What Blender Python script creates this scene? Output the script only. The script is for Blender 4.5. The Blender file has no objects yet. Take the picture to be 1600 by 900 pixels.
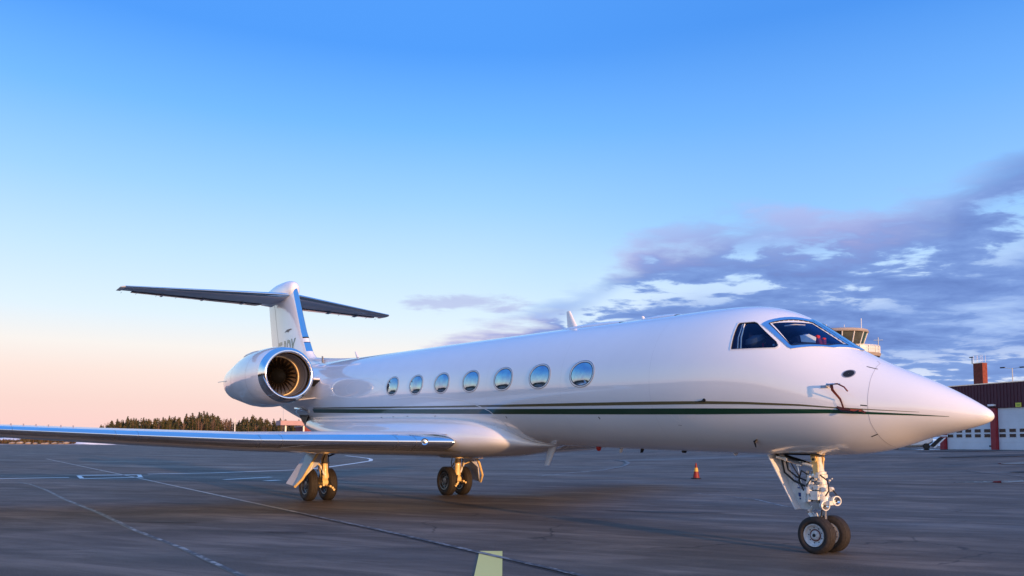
import bpy, bmesh, math, random
import numpy as np
from mathutils import Vector, Matrix, noise as mnoise
random.seed(7); np.random.seed(7)
R_ = math.radians
SC = bpy.context.scene
COL = SC.collection

# ---------------------------------------------------------------- camera
CAMP = Vector((-4.4662, 10.632, 1.5832)); YAW, PITCH, ROLL = .9454, .0766, .0055
F_PX, PPY = 1235.10, 597.72
cf = Vector((math.sin(YAW)*math.cos(PITCH), -math.cos(YAW)*math.cos(PITCH), math.sin(PITCH)))
cr = cf.cross(Vector((0, 0, 1))).normalized(); cu = cr.cross(cf)
cr, cu = cr*math.cos(ROLL)+cu*math.sin(ROLL), cu*math.cos(ROLL)-cr*math.sin(ROLL)
cam = bpy.data.cameras.new('camera'); camo = bpy.data.objects.new('camera', cam); COL.objects.link(camo)
m = Matrix((cr, cu, -cf)).transposed().to_4x4(); m.translation = CAMP; camo.matrix_world = m
cam.sensor_width = 36; cam.lens = 36*F_PX/1600; cam.shift_y = (PPY-450)/1600
cam.clip_start = .05; cam.clip_end = 20000
SC.camera = camo
SC.render.resolution_x, SC.render.resolution_y = 1024, 576

# ---------------------------------------------------------------- colour management, sun, sky
SC.view_settings.view_transform = 'Standard'; SC.view_settings.look = 'None'
SC.view_settings.exposure = 0.14; SC.view_settings.gamma = 1.0
SUN_EL = R_(4.6); SUN_V = Vector((-.9992*math.cos(SUN_EL), .04*math.cos(SUN_EL), math.sin(SUN_EL))).normalized()
sl = bpy.data.lights.new('sun', 'SUN'); so = bpy.data.objects.new('sun', sl); COL.objects.link(so)
sl.energy = 4.6; sl.angle = R_(.6); sl.color = (1.0, .56, .27)
so.rotation_euler = SUN_V.to_track_quat('Z', 'Y').to_euler()

def lin(*c):
    return tuple(((v/255)/12.92 if v/255 <= .04045 else ((v/255+.055)/1.055)**2.4) for v in c)

W = bpy.data.worlds.new('World'); SC.world = W; W.use_nodes = True
nt = W.node_tree; nt.nodes.clear(); N = nt.nodes; L = nt.links
def nd(tree, typ, **kw):
    n = tree.nodes.new(typ)
    for k, v in kw.items(): setattr(n, k, v)
    return n
def setin(tree, n, i, v):
    if v is None: return
    if hasattr(v, 'links'): tree.links.new(v, n.inputs[i])
    else: n.inputs[i].default_value = v
def mth(tree, op, a, b=None, c=None, clamp=False):
    n = nd(tree, 'ShaderNodeMath', operation=op); n.use_clamp = clamp
    setin(tree, n, 0, a); setin(tree, n, 1, b); setin(tree, n, 2, c); return n.outputs[0]
def ramp(tree, fac, stops, interp='LINEAR'):
    n = nd(tree, 'ShaderNodeValToRGB'); cr_ = n.color_ramp; cr_.interpolation = interp
    while len(cr_.elements) > 1: cr_.elements.remove(cr_.elements[-1])
    cr_.elements[0].position = stops[0][0]
    def c4(c): return (c, c, c, 1) if isinstance(c, (int, float)) else (*c, 1)
    cr_.elements[0].color = c4(stops[0][1])
    for p_, c in stops[1:]:
        e = cr_.elements.new(p_); e.color = c4(c)
    setin(tree, n, 0, fac); return n.outputs[0]
def mix(tree, fac, a, b, typ='MIX'):
    n = nd(tree, 'ShaderNodeMix', data_type='RGBA', blend_type=typ)
    setin(tree, n, 0, fac)
    for i, v in ((6, a), (7, b)):
        if isinstance(v, tuple): v = (*v[:3], 1)
        setin(tree, n, i, v)
    return n.outputs[2]
def sst(tree, v, a, b):
    n = nd(tree, 'ShaderNodeMapRange', interpolation_type='SMOOTHSTEP')
    setin(tree, n, 0, v); n.inputs[1].default_value = a; n.inputs[2].default_value = b; return n.outputs[0]
def noise(tree, vec, scale, detail=4, rough=.55, dist=0.):
    n = nd(tree, 'ShaderNodeTexNoise'); setin(tree, n, 'Vector', vec)
    n.inputs['Scale'].default_value = scale; n.inputs['Detail'].default_value = detail
    n.inputs['Roughness'].default_value = rough; n.inputs['Distortion'].default_value = dist; return n.outputs[0]

def build_sky():
    T = nt
    tc = nd(T, 'ShaderNodeTexCoord').outputs['Generated']
    sx = nd(T, 'ShaderNodeSeparateXYZ'); L.new(tc, sx.inputs[0]); X, Y, Z = sx.outputs
    f2 = (math.sin(YAW), -math.cos(YAW)); r2 = (-math.cos(YAW), -math.sin(YAW))
    df = mth(T, 'ADD', mth(T, 'MULTIPLY', X, f2[0]), mth(T, 'MULTIPLY', Y, f2[1]))
    dr = mth(T, 'ADD', mth(T, 'MULTIPLY', X, r2[0]), mth(T, 'MULTIPLY', Y, r2[1]))
    a = mth(T, 'MULTIPLY', mth(T, 'ARCTAN2', dr, df), 180/math.pi)      # compass angle
    e = mth(T, 'MULTIPLY', mth(T, 'ARCSINE', Z), 180/math.pi)           # elevation
    en = mth(T, 'DIVIDE', e, 90, clamp=True)
    anti = ramp(T, en, [(0, lin(243, 200, 196)), (2.5/90, lin(240, 208, 201)), (4.5/90, lin(242, 220, 212)), (6.3/90, lin(239, 233, 229)),
        (8.6/90, lin(216, 233, 245)), (12.5/90, lin(190, 222, 248)), (17/90, lin(154, 204, 249)), (22/90, lin(112, 180, 251)),
        (27/90, lin(78, 152, 242)), (40/90, lin(80, 150, 241)), (1, lin(90, 150, 236))])
    side = ramp(T, en, [(0, lin(226, 222, 226)), (4/90, lin(224, 234, 246)), (9/90, lin(190, 222, 250)), (15/90, lin(148, 198, 250)),
        (22/90, lin(108, 172, 246)), (28/90, lin(74, 145, 234)), (40/90, lin(78, 148, 238)), (1, lin(90, 150, 236))])
    sunny = ramp(T, en, [(0, (1.3, .62, .34)), (4/90, (1.5, .92, .60)), (9/90, (1.45, 1.25, 1.1)), (18/90, (1.15, 1.25, 1.4)),
        (34/90, (.62, .80, 1.15)), (1, lin(90, 150, 236))])
    base = mix(T, sst(T, a, -6, 22), anti, side)
    # glow round the sun's azimuth
    ds = mth(T, 'ADD', mth(T, 'MULTIPLY', X, SUN_V.x), mth(T, 'MULTIPLY', Y, SUN_V.y))
    base = mix(T, sst(T, ds, .25, 1.0), base, sunny)
    # ---- clouds: a layer seen in perspective, spreading from the right
    zz = mth(T, 'ADD', mth(T, 'MAXIMUM', Z, 0), .11)
    cv = nd(T, 'ShaderNodeCombineXYZ')
    L.new(mth(T, 'DIVIDE', dr, zz), cv.inputs[0]); L.new(mth(T, 'MULTIPLY', mth(T, 'DIVIDE', df, zz), 1.25), cv.inputs[1]); cv.inputs[2].default_value = 3.7
    n1 = noise(T, cv.outputs[0], .9, 3, .5, .3)
    n2 = noise(T, cv.outputs[0], 1.55, 7, .54, .35)
    n3 = noise(T, cv.outputs[0], 5.5, 7, .58, .3)
    an = mth(T, 'DIVIDE', mth(T, 'ADD', a, 20), 200, clamp=True)
    g = lambda x: (x+20)/200
    eb = mth(T, 'MULTIPLY', ramp(T, an, [(0, 0.), (g(-9), .03), (g(-4), .125), (g(0), .155), (g(5), .195), (g(10), .25), (g(14), .262), (g(24), .25), (g(29), .262), (g(34), .30), (g(50), .5), (g(80), .6), (g(110), .3), (g(140), 0.)]), 60)
    dif = mth(T, 'SUBTRACT', eb, e)
    wob = mth(T, 'ADD', mth(T, 'MULTIPLY', mth(T, 'SUBTRACT', n1, .5), 7), mth(T, 'ADD', mth(T, 'MULTIPLY', mth(T, 'SUBTRACT', n2, .5), 7.5), mth(T, 'MULTIPLY', mth(T, 'SUBTRACT', n3, .5), 4)))
    m1 = sst(T, mth(T, 'ADD', dif, wob), -.6, 2.6)
    # small stray cloud near the middle
    bx = mth(T, 'DIVIDE', mth(T, 'ADD', a, 3.2), 4.6); by = mth(T, 'DIVIDE', mth(T, 'SUBTRACT', e, 10.1), .75)
    rr = mth(T, 'ADD', mth(T, 'MULTIPLY', bx, bx), mth(T, 'MULTIPLY', by, by))
    m2 = mth(T, 'MULTIPLY', sst(T, mth(T, 'ADD', mth(T, 'SUBTRACT', 1.0, rr), mth(T, 'MULTIPLY', mth(T, 'SUBTRACT', n3, .5), 4.5)), -.1, 1.3), .62)
    # gaps showing pale sky inside the bank
    gap = sst(T, mth(T, 'ADD', n2, mth(T, 'MULTIPLY', mth(T, 'SUBTRACT', n3, .5), .5)), .515, .60)
    band = mth(T, 'ADD', mth(T, 'MULTIPLY', sst(T, dif, 7.0, 4.0), sst(T, dif, .8, 3.0)), sst(T, e, 7.2, 3.0), clamp=True)
    m1 = mth(T, 'MULTIPLY', m1, mth(T, 'SUBTRACT', 1.0, mth(T, 'MULTIPLY', gap, mth(T, 'ADD', .06, mth(T, 'MULTIPLY', band, .90), clamp=True))))
    body = ramp(T, mth(T, 'ADD', mth(T, 'MULTIPLY', n2, .6), mth(T, 'MULTIPLY', n3, .4)), [(.36, lin(96, 124, 188)), (.45, lin(108, 138, 202)), (.52, lin(122, 153, 214)), (.60, lin(144, 174, 229)), (.72, lin(178, 204, 241))])
    edge = sst(T, mth(T, 'ADD', dif, wob), 3.6, .5)
    pink = mth(T, 'MULTIPLY', edge, sst(T, n1, .40, .62))
    body = mix(T, mth(T, 'MULTIPLY', mth(T, 'MULTIPLY', pink, sst(T, a, 33, 22)), .62), body, lin(200, 176, 214))
    body = mix(T, sst(T, e, 7, 1), body, lin(126, 158, 214))
    light_gap = mix(T, sst(T, e, 15, 4), base, lin(232, 238, 250))
    sky = mix(T, mth(T, 'MULTIPLY', sst(T, a, 2, 12), sst(T, a, 120, 80)), base, light_gap)
    sky = mix(T, m1, sky, body)
    sky = mix(T, m2, sky, lin(168, 172, 218))
    # below the horizon: dull ground tone
    sky = mix(T, sst(T, Z, -.002, -.02), sky, (.05, .05, .06))
    st = nd(T, 'ShaderNodeTexSky', sky_type='NISHITA'); st.sun_disc = False
    st.sun_elevation = SUN_EL; st.sun_rotation = math.atan2(SUN_V.x, SUN_V.y) % (2*math.pi)
    b1 = nd(T, 'ShaderNodeBackground'); L.new(sky, b1.inputs[0]); b1.inputs[1].default_value = 1.11
    b2 = nd(T, 'ShaderNodeBackground'); L.new(st.outputs[0], b2.inputs[0]); b2.inputs[1].default_value = .05
    # a tenth of the light comes straight from the physical sky
    ms = nd(T, 'ShaderNodeMixShader'); ms.inputs[0].default_value = .10
    L.new(b1.outputs[0], ms.inputs[1]); L.new(b2.outputs[0], ms.inputs[2])
    out = nd(T, 'ShaderNodeOutputWorld'); L.new(ms.outputs[0], out.inputs[0])
build_sky()

# ---------------------------------------------------------------- materials
def mat(name, col, rough=.5, metal=0., coat=0., coat_rough=.03, nscale=0, namt=.1, bump=0., bscale=60, spec=.5, emit=None, two=None, trans=0., ior=1.45, rvar=0.):
    M = bpy.data.materials.new(name); M.use_nodes = True; T = M.node_tree
    B = T.nodes['Principled BSDF']
    B.inputs['Roughness'].default_value = rough; B.inputs['Metallic'].default_value = metal
    B.inputs['Coat Weight'].default_value = coat; B.inputs['Coat IOR'].default_value = 1.75; B.inputs['Coat Roughness'].default_value = coat_rough
    B.inputs['Specular IOR Level'].default_value = spec
    B.inputs['Transmission Weight'].default_value = trans; B.inputs['IOR'].default_value = ior
    tc = nd(T, 'ShaderNodeTexCoord').outputs['Object']
    if nscale:
        n = noise(T, tc, nscale, 5, .6)
        a = tuple(c*(1-namt) for c in col); b = two or tuple(min(1, c*(1+namt)) for c in col)
        T.links.new(ramp(T, n, [(.32, a), (.68, b)]), B.inputs['Base Color'])
        if rvar: T.links.new(ramp(T, n, [(.3, max(0, rough-rvar)), (.7, rough+rvar)]), B.inputs['Roughness'])
    else: B.inputs['Base Color'].default_value = (*col, 1)
    if bump:
        nb = noise(T, tc, bscale, 4, .6); bp = nd(T, 'ShaderNodeBump'); bp.inputs['Strength'].default_value = bump; bp.inputs['Distance'].default_value = .02
        T.links.new(nb, bp.inputs['Height']); T.links.new(bp.outputs[0], B.inputs['Normal'])
    if emit: B.inputs['Emission Color'].default_value = (*emit[0], 1); B.inputs['Emission Strength'].default_value = emit[1]
    return M
MT = dict(
 paint=mat('white_gloss_paint', (.86, .86, .875), .30, coat=1., coat_rough=.03, nscale=1.1, namt=.02),
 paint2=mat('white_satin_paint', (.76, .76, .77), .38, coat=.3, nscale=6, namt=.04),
 metal=mat('polished_aluminium', (.80, .81, .83), .10, metal=1., nscale=2.5, namt=.03, rvar=.02),
 steel=mat('brushed_steel', (.55, .55, .56), .28, metal=1., nscale=30, namt=.12),
 chrome=mat('chrome', (.85, .85, .86), .06, metal=1.),
 gearw=mat('white_gear_enamel', (.72, .71, .68), .35, nscale=14, namt=.14, coat=.3),
 geary=mat('sunlit_gear_enamel', (.80, .58, .26), .38, nscale=14, namt=.12, coat=.2),  # gear enamel with the orange of low sunlight put into its colour
 rubber=mat('tyre_rubber', (.028, .023, .021), .72, nscale=25, namt=.35, bump=.15, bscale=90),
 hub=mat('wheel_hub_paint', (.62, .61, .60), .4, nscale=30, namt=.15),
 hubdark=mat('dark_wheel_hub', (.22, .22, .23), .42, metal=.6, nscale=30, namt=.2),
 dark=mat('dark_recess', (.012, .012, .014), .6),
 void=mat('matt_black_spinner', (.006, .006, .006), .9, spec=.05),
 black=mat('black_hose', (.015, .015, .016), .45),
 green=mat('dark_green_stripe', (.004, .048, .020), .3, coat=.5, nscale=3, namt=.08),
 olive=mat('olive_gold_stripe', (.12, .10, .04), .30, coat=.5, nscale=3, namt=.06),
 line=mat('panel_line', (.42, .40, .42), .6), linew=mat('sealant_line', (.86, .85, .85), .4),
 cabin=mat('dark_cabin_glass', (.34, .42, .60), .05, metal=.9, nscale=4.5, namt=.12, two=(.40, .60, .64)),  # teal mottle painted in for an iridescent sheen on the glass
 ring=mat('window_ring', (.33, .34, .38), .30, metal=.55, nscale=9, namt=.06),
 glass=mat('cockpit_glass', (.06, .16, .42), .02, trans=.0, coat=1.),
 wsframe=mat('windshield_frame', (.62, .68, .78), .16, metal=1., nscale=5, namt=.06),
 navy=mat('cockpit_interior', (.010, .012, .05), .6, nscale=5, namt=.3),
 seat=mat('grey_sheepskin', (.17, .15, .15), .8, nscale=20, namt=.2),
 paper=mat('white_paper', (.72, .78, .80), .7, nscale=9, namt=.05),
 redc=mat('red_cloth', (.42, .02, .035), .8, nscale=15, namt=.2),
 redtag=mat('faded_red_strap', (.17, .032, .022), .7, nscale=15, namt=.2),
 redlamp=mat('red_beacon', (.6, .03, .02), .2, coat=.5),
 bronze=mat('titanium_blade', (.34, .28, .24), .26, metal=1., nscale=7, namt=.15),
 duct=mat('intake_duct', (.36, .35, .36), .38, metal=.55, nscale=6, namt=.08),
 hot=mat('exhaust_metal', (.28, .25, .23), .35, metal=.9, nscale=12, namt=.2),
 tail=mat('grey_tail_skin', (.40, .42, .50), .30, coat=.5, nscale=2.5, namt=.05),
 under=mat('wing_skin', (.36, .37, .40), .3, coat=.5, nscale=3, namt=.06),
 brown=mat('bare_composite', (.20, .17, .15), .5, nscale=9, namt=.2),
 regis=mat('registration_green', (.02, .085, .07), .3, coat=.6),
 blue=mat('blue_decal', (.02, .05, .20), .4),
)
# glass that lets the cockpit show, tinted blue
M = bpy.data.materials.new('tinted_glass'); M.use_nodes = True; T = M.node_tree; T.nodes.clear()
tr = nd(T, 'ShaderNodeBsdfTransparent'); tr.inputs[0].default_value = (.42, .60, .80, 1)
gl = nd(T, 'ShaderNodeBsdfGlossy'); gl.inputs['Roughness'].default_value = .015; gl.inputs[0].default_value = (.35, .55, 1, 1)
fr = nd(T, 'ShaderNodeLayerWeight'); fr.inputs[0].default_value = .5
mx = nd(T, 'ShaderNodeMixShader'); T.links.new(mth(T, 'ADD', .03, mth(T, 'MULTIPLY', mth(T, 'POWER', fr.outputs['Facing'], 3.2), .9), clamp=True), mx.inputs[0])
T.links.new(tr.outputs[0], mx.inputs[1]); T.links.new(gl.outputs[0], mx.inputs[2])
T.links.new(mx.outputs[0], nd(T, 'ShaderNodeOutputMaterial').inputs[0]); MT['tint'] = M

# ---------------------------------------------------------------- mesh helpers
class MB:
    def __init__(s): s.v = []; s.f = []; s.m = []; s.mats = []
    def mi(s, m):
        if m not in s.mats: s.mats.append(m)
        return s.mats.index(m)
    def add(s, vs, fs, m):
        o = len(s.v); s.v += [tuple(v) for v in vs]; s.f += [tuple(i+o for i in f) for f in fs]; s.m += [s.mi(m)]*len(fs); return s
    def box(s, c, d, m, rot=None):
        c = Vector(c); q = rot or Matrix.Identity(3)
        vs = [c+q @ Vector((x*d[0]/2, y*d[1]/2, z*d[2]/2)) for x in (-1, 1) for y in (-1, 1) for z in (-1, 1)]
        return s.add(vs, [(0, 1, 3, 2), (4, 6, 7, 5), (0, 4, 5, 1), (2, 3, 7, 6), (0, 2, 6, 4), (1, 5, 7, 3)], m)
    def plate(s, pts, th, m):
        pts = [Vector(p) for p in pts]; n = (pts[1]-pts[0]).cross(pts[2]-pts[0]).normalized()*th/2
        k = len(pts); vs = [p+n for p in pts]+[p-n for p in pts]
        return s.add(vs, [tuple(range(k)), tuple(range(2*k-1, k-1, -1))]+[(i, k+i, k+(i+1) % k, (i+1) % k) for i in range(k)], m)
    def lathe(s, prof, o, ax, m, n=32, closed=False, ms=None):
        """prof: list of (distance along axis, radius)"""
        o = Vector(o); ax = Vector(ax).normalized(); a = ax.orthogonal().normalized(); b = ax.cross(a)
        vs = []
        for d, r in prof:
            for i in range(n):
                t = 2*math.pi*i/n; vs.append(o+ax*d+a*(r*math.cos(t))+b*(r*math.sin(t)))
        k = len(prof); base = len(s.v); s.v += [tuple(v) for v in vs]
        for j in range(k if closed else k-1):
            j2 = (j+1) % k; mm = s.mi(ms[j] if ms else m)
            for i in range(n):
                s.f.append((base+j*n+i, base+j*n+(i+1) % n, base+j2*n+(i+1) % n, base+j2*n+i)); s.m.append(mm)
        return s
    def cyl(s, p0, p1, r0, m, r1=None, n=12):
        p0 = Vector(p0); p1 = Vector(p1); l = (p1-p0).length; r1 = r0 if r1 is None else r1
        return s.lathe([(0, 0), (0, r0), (l, r1), (l, 0)], p0, p1-p0, m, n)
    def tube(s, pts, r, m, n=7):
        pts = [Vector(p) for p in pts]; base = len(s.v); k = len(pts); up = None
        for i, p in enumerate(pts):
            t = (pts[min(i+1, k-1)]-pts[max(i-1, 0)]).normalized()
            if up is None: up = t.orthogonal().normalized()
            up = (up-t*up.dot(t)).normalized(); b = t.cross(up)
            for j in range(n):
                th = 2*math.pi*j/n; s.v.append(tuple(p+up*(r*math.cos(th))+b*(r*math.sin(th))))
        mm = s.mi(m)
        for i in range(k-1):
            for j in range(n): s.f.append((base+i*n+j, base+i*n+(j+1) % n, base+(i+1)*n+(j+1) % n, base+(i+1)*n+j)); s.m.append(mm)
        s.f.append(tuple(base+j for j in range(n))); s.m.append(mm); s.f.append(tuple(base+(k-1)*n+j for j in range(n-1, -1, -1))); s.m.append(mm)
        return s
    def grid(s, P, m, wrap_u=False, wrap_v=False):
        """P[i][j] points"""
        nu, nv = len(P), len(P[0]); base = len(s.v); mm = s.mi(m)
        for row in P: s.v += [tuple(p) for p in row]
        for i in range(nu if wrap_u else nu-1):
            for j in range(nv if wrap_v else nv-1):
                i2, j2 = (i+1) % nu, (j+1) % nv
                s.f.append((base+i*nv+j, base+i2*nv+j, base+i2*nv+j2, base+i*nv+j2)); s.m.append(mm)
        return s
    def mesh(s, name, smooth=35):
        me = bpy.data.meshes.new(name); me.from_pydata(s.v, [], s.f)
        for q in s.mats: me.materials.append(q)
        me.polygons.foreach_set('material_index', s.m); me.update()
        bm = bmesh.new(); bm.from_mesh(me); bmesh.ops.remove_doubles(bm, verts=bm.verts, dist=1e-5)
        bmesh.ops.dissolve_degenerate(bm, edges=bm.edges, dist=1e-6)
        bmesh.ops.recalc_face_normals(bm, faces=bm.faces); bm.to_mesh(me); bm.free()
        if smooth:
            me.polygons.foreach_set('use_smooth', [True]*len(me.polygons)); me.set_sharp_from_angle(angle=R_(smooth))
        return me
    def obj(s, name, parent=None, smooth=35, bevel=0.):
        o = bpy.data.objects.new(name, s.mesh(name, smooth)); COL.objects.link(o)
        if bevel:
            b = o.modifiers.new('bevel', 'BEVEL'); b.width = bevel; b.segments = 2; b.limit_method = 'ANGLE'; b.angle_limit = R_(40)
        if parent: setpar(o, parent)
        return o
def setpar(o, parent):
    o.parent = parent
    w = Matrix.Identity(4); q = parent; ch = []
    while q: ch.append(q); q = q.parent
    for q in reversed(ch): w = w @ (q.matrix_parent_inverse if q.parent else Matrix.Identity(4)) @ Matrix.LocRotScale(q.location, q.rotation_euler, q.scale)
    o.matrix_parent_inverse = w.inverted()
def tag(o, label=None, cat=None, group=None, kind=None):
    for k, v in (('label', label), ('category', cat), ('group', group), ('kind', kind)):
        if v: o[k] = v
    return o
def empty(name, loc, label=None, cat=None, group=None):
    o = bpy.data.objects.new(name, None); COL.objects.link(o); o.location = loc; o.empty_display_size = .3
    return tag(o, label, cat, group)
def fn(f): return Vector(f)

# ================================================================ GROUND
def ss(v): v = min(1, max(0, v)); return v*v*(3-2*v)
def gz(x, y): return 1.25*ss((-y-22)/36)*ss((110-x)/50)
def asphalt():
    M = bpy.data.materials.new('asphalt'); M.use_nodes = True; T = M.node_tree; B = T.nodes['Principled BSDF']
    tc = nd(T, 'ShaderNodeTexCoord').outputs['Object']
    mp = nd(T, 'ShaderNodeMapping'); T.links.new(tc, mp.inputs[0]); mp.inputs['Rotation'].default_value = (0, 0, R_(-28)); mq = nd(T, 'ShaderNodeMapping'); T.links.new(mp.outputs[0], mq.inputs[0]); mq.inputs['Scale'].default_value = (.13, 1.0, 1); mp = mq
    mp2 = nd(T, 'ShaderNodeMapping'); T.links.new(tc, mp2.inputs[0]); mp2.inputs['Rotation'].default_value = (0, 0, R_(-40)); mq2 = nd(T, 'ShaderNodeMapping'); T.links.new(mp2.outputs[0], mq2.inputs[0]); mq2.inputs['Scale'].default_value = (.33, 1.0, 1); mp2 = mq2
    big = noise(T, mp.outputs[0], .30, 6, .62, .4)
    mid = noise(T, mp2.outputs[0], .9, 7, .65, .6)
    fine = noise(T, tc, 38, 6, .7)
    grit = noise(T, tc, 190, 2, .6); agg = noise(T, tc, 62, 3, .7)
    c = ramp(T, big, [(.32, (.036, .029, .024)), (.44, (.096, .077, .062)), (.56, (.170, .134, .107)), (.70, (.25, .20, .16))])
    c = mix(T, .55, c, ramp(T, mid, [(.38, (.032, .026, .022)), (.5, (.13, .103, .083)), (.62, (.33, .262, .21))]))
    stk = noise(T, mp.outputs[0], 2.6, 8, .7, .8); c = mix(T, mth(T, 'MULTIPLY', sst(T, stk, .55, .40), .42), c, (.030, .023, .018)); c = mix(T, mth(T, 'MULTIPLY', sst(T, stk, .60, .72), .45), c, (.30, .235, .185))
    c = mix(T, mth(T, 'MULTIPLY', sst(T, fine, .35, .75), .5), c, (.22, .175, .14))
    c = mix(T, mth(T, 'MULTIPLY', sst(T, grit, .56, .72), .40), c, (.36, .30, .25))
    c = mix(T, mth(T, 'MULTIPLY', sst(T, agg, .50, .36), .55), c, (.020, .016, .013)); c = mix(T, mth(T, 'MULTIPLY', sst(T, agg, .58, .72), .55), c, (.42, .34, .28))
    # thin cracks
    vo = nd(T, 'ShaderNodeTexVoronoi', feature='DISTANCE_TO_EDGE'); wv = nd(T, 'ShaderNodeVectorMath', operation='ADD')
    nn = nd(T, 'ShaderNodeTexNoise'); T.links.new(tc, nn.inputs['Vector']); nn.inputs['Scale'].default_value = .8; nn.inputs['Detail'].default_value = 5
    T.links.new(tc, wv.inputs[0]); T.links.new(nn.outputs['Color'], wv.inputs[1]); T.links.new(wv.outputs[0], vo.inputs['Vector']); vo.inputs['Scale'].default_value = .16
    cr_ = sst(T, vo.outputs['Distance'], .0045, .001)
    c = mix(T, mth(T, 'MULTIPLY', cr_, mth(T, 'MULTIPLY', sst(T, big, .45, .6), .6)), c, (.014, .014, .015))
    T.links.new(c, B.inputs['Base Color'])
    wet = noise(T, mp2.outputs[0], .23, 5, .6, .3)
    T.links.new(ramp(T, wet, [(.32, .50), (.44, .70), (.7, .84)]), B.inputs['Roughness'])
    B.inputs['Specular IOR Level'].default_value = .30
    bp = nd(T, 'ShaderNodeBump'); bp.inputs['Strength'].default_value = .8; bp.inputs['Distance'].default_value = .014
    T.links.new(mth(T, 'ADD', mth(T, 'MULTIPLY', fine, .6), mth(T, 'MULTIPLY', grit, .5)), bp.inputs['Height']); T.links.new(bp.outputs[0], B.inputs['Normal'])
    return M
xs = sorted(set([-6000, -2500, -1000, -400, -150]+list(range(-60, 131, 2))+[140, 160, 200, 260, 340, 450, 700, 1200, 2500, 6000, 9000]))
ys = sorted(set([-9000, -6000, -2500, -1200, -700, -450, -340, -260, -200, -150, -120, -100]+list(range(-90, 31, 2))+[40, 60, 120, 300, 1000, 4000]))
MB().grid([[(x, y, gz(x, y)) for y in ys] for x in xs], asphalt()).obj('ground', smooth=80)['kind'] = 'structure'

def paintmat(name, col, wear=.5):
    M = mat(name, col, .6); T = M.node_tree; B = T.nodes['Principled BSDF']
    tc = nd(T, 'ShaderNodeTexCoord').outputs['Object']
    w = noise(T, tc, 7, 9, .72); w2 = noise(T, tc, 1.3, 4, .6)
    f = sst(T, mth(T, 'ADD', w, mth(T, 'MULTIPLY', w2, .5)), wear+.20, wear+.34)
    T.links.new(mix(T, f, col, (.06, .058, .062)), B.inputs['Base Color']); return M
PW = paintmat('worn_white_paint', (.80, .77, .72), .70); PF = paintmat('faded_white_paint', (.30, .28, .26), .46); PY = paintmat('pale_yellow_paint', (1.0, .80, .24), .70)
def strip(name, pts, w, m, off=.004, label=None):
    pts = [Vector((p[0], p[1], 0)) for p in pts]
    out = []
    for i in range(len(pts)-1):           # subdivide
        n = max(1, int((pts[i+1]-pts[i]).length/1.0))
        out += [pts[i].lerp(pts[i+1], k/n) for k in range(n)]
    out.append(pts[-1]); P = []
    for i, p in enumerate(out):
        t = (out[min(i+1, len(out)-1)]-out[max(i-1, 0)]).normalized(); nn = Vector((-t.y, t.x, 0))*w/2
        e = off+(.02 if p.y < -22 else 0)
        P.append([(*(p+nn).xy, gz(*(p+nn).xy)+e), (*(p-nn).xy, gz(*(p-nn).xy)+e)])
    o = MB().grid(P, m).obj(name, smooth=0); o['kind'] = 'structure'
    return o
strip('taxi_line', [(34.6, 16), (34.65, 6)], .34, PW)
strip('taxi_line', [(36.9, 2.4), (37, -.6), (39.6, -6.4), (44, -9.9), (52.6, -15.9), (58, -19.5), (63, -22), (67, -23.6), (72, -25), (80, -27)], .34, PW)
# open rectangle crossing the line
for a_, b_, w_ in (((36.5, 5.4), (36.3, 2.9), .5), ((33.1, 5.7), (33.3, 3.3), .42), ((36.5, 5.4), (33.1, 5.7), .18), ((36.3, 2.9), (33.3, 3.4), .18)):
    strip('box_marking', [a_, b_], w_, PW, .008)
JP = paintmat('joint_paint', (.50, .45, .40), .56)
strip('joint_line', [(75, 3.0), (50, 3.4), (35, 3.6), (20, 3.9), (13, 4.03)], .11, JP, .012)
strip('joint_line', [(13, 4.03), (8.5, 4.1), (2, 4.35)], .11, PF, .012)
strip('joint_seam', [(75, 3.1), (50, 3.5), (35, 3.7), (20, 4.0), (13, 4.13), (8.5, 4.2), (2, 4.45)], .035, mat('tar_seam_b', (.014, .013, .013), .5), .003)
strip('paint_dash', [(29.5, .9), (31, -1.6)], .30, PW)
strip('paint_dash', [(27.6, -.2), (28.0, -.9)], .40, PW)
strip('paint_dash', [(33, -12), (29.5, -9.5)], .22, PF)
strip('faint_line', [(13, -9.3), (10.2, -8.7), (8.2, -7.2), (6.6, -6.6)], .10, PF)
strip('joint_line', [(31, 8.1), (29, 7.84), (25, 7.75), (20, 7.78), (15, 7.68), (11, 7.72), (8, 7.62), (5.2, 7.64), (1, 7.6)], .07, paintmat('joint_paint_worn', (.42, .40, .37), .44))
strip('joint_seam', [(31, 8.14), (29, 7.88), (25, 7.79), (20, 7.82), (15, 7.72), (11, 7.76), (8, 7.66), (5.2, 7.68), (1, 7.64)], .045, mat('tar_seam', (.012, .012, .013), .4), .003)
strip('arc_marking', [(26, -13), (28.5, -17), (31.5, -22.5), (34.5, -26.8), (37.5, -30.2), (40, -32.3), (42, -33.0), (43, -32.4)], .26, PF)
strip('faint_line', [(30, -1.0), (24, -3.5), (20, -5)], .08, PF)
strip('faint_line', [(15.5, -33), (6, -26)], .10, PF)
strip('yellow_marking', [(5.235, 3.99), (3.50, 5.215), (2.2, 6.13)], .335, PY, .005)
pud = mat('puddle_water', (.02, .02, .022), .04, spec=.6)
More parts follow.
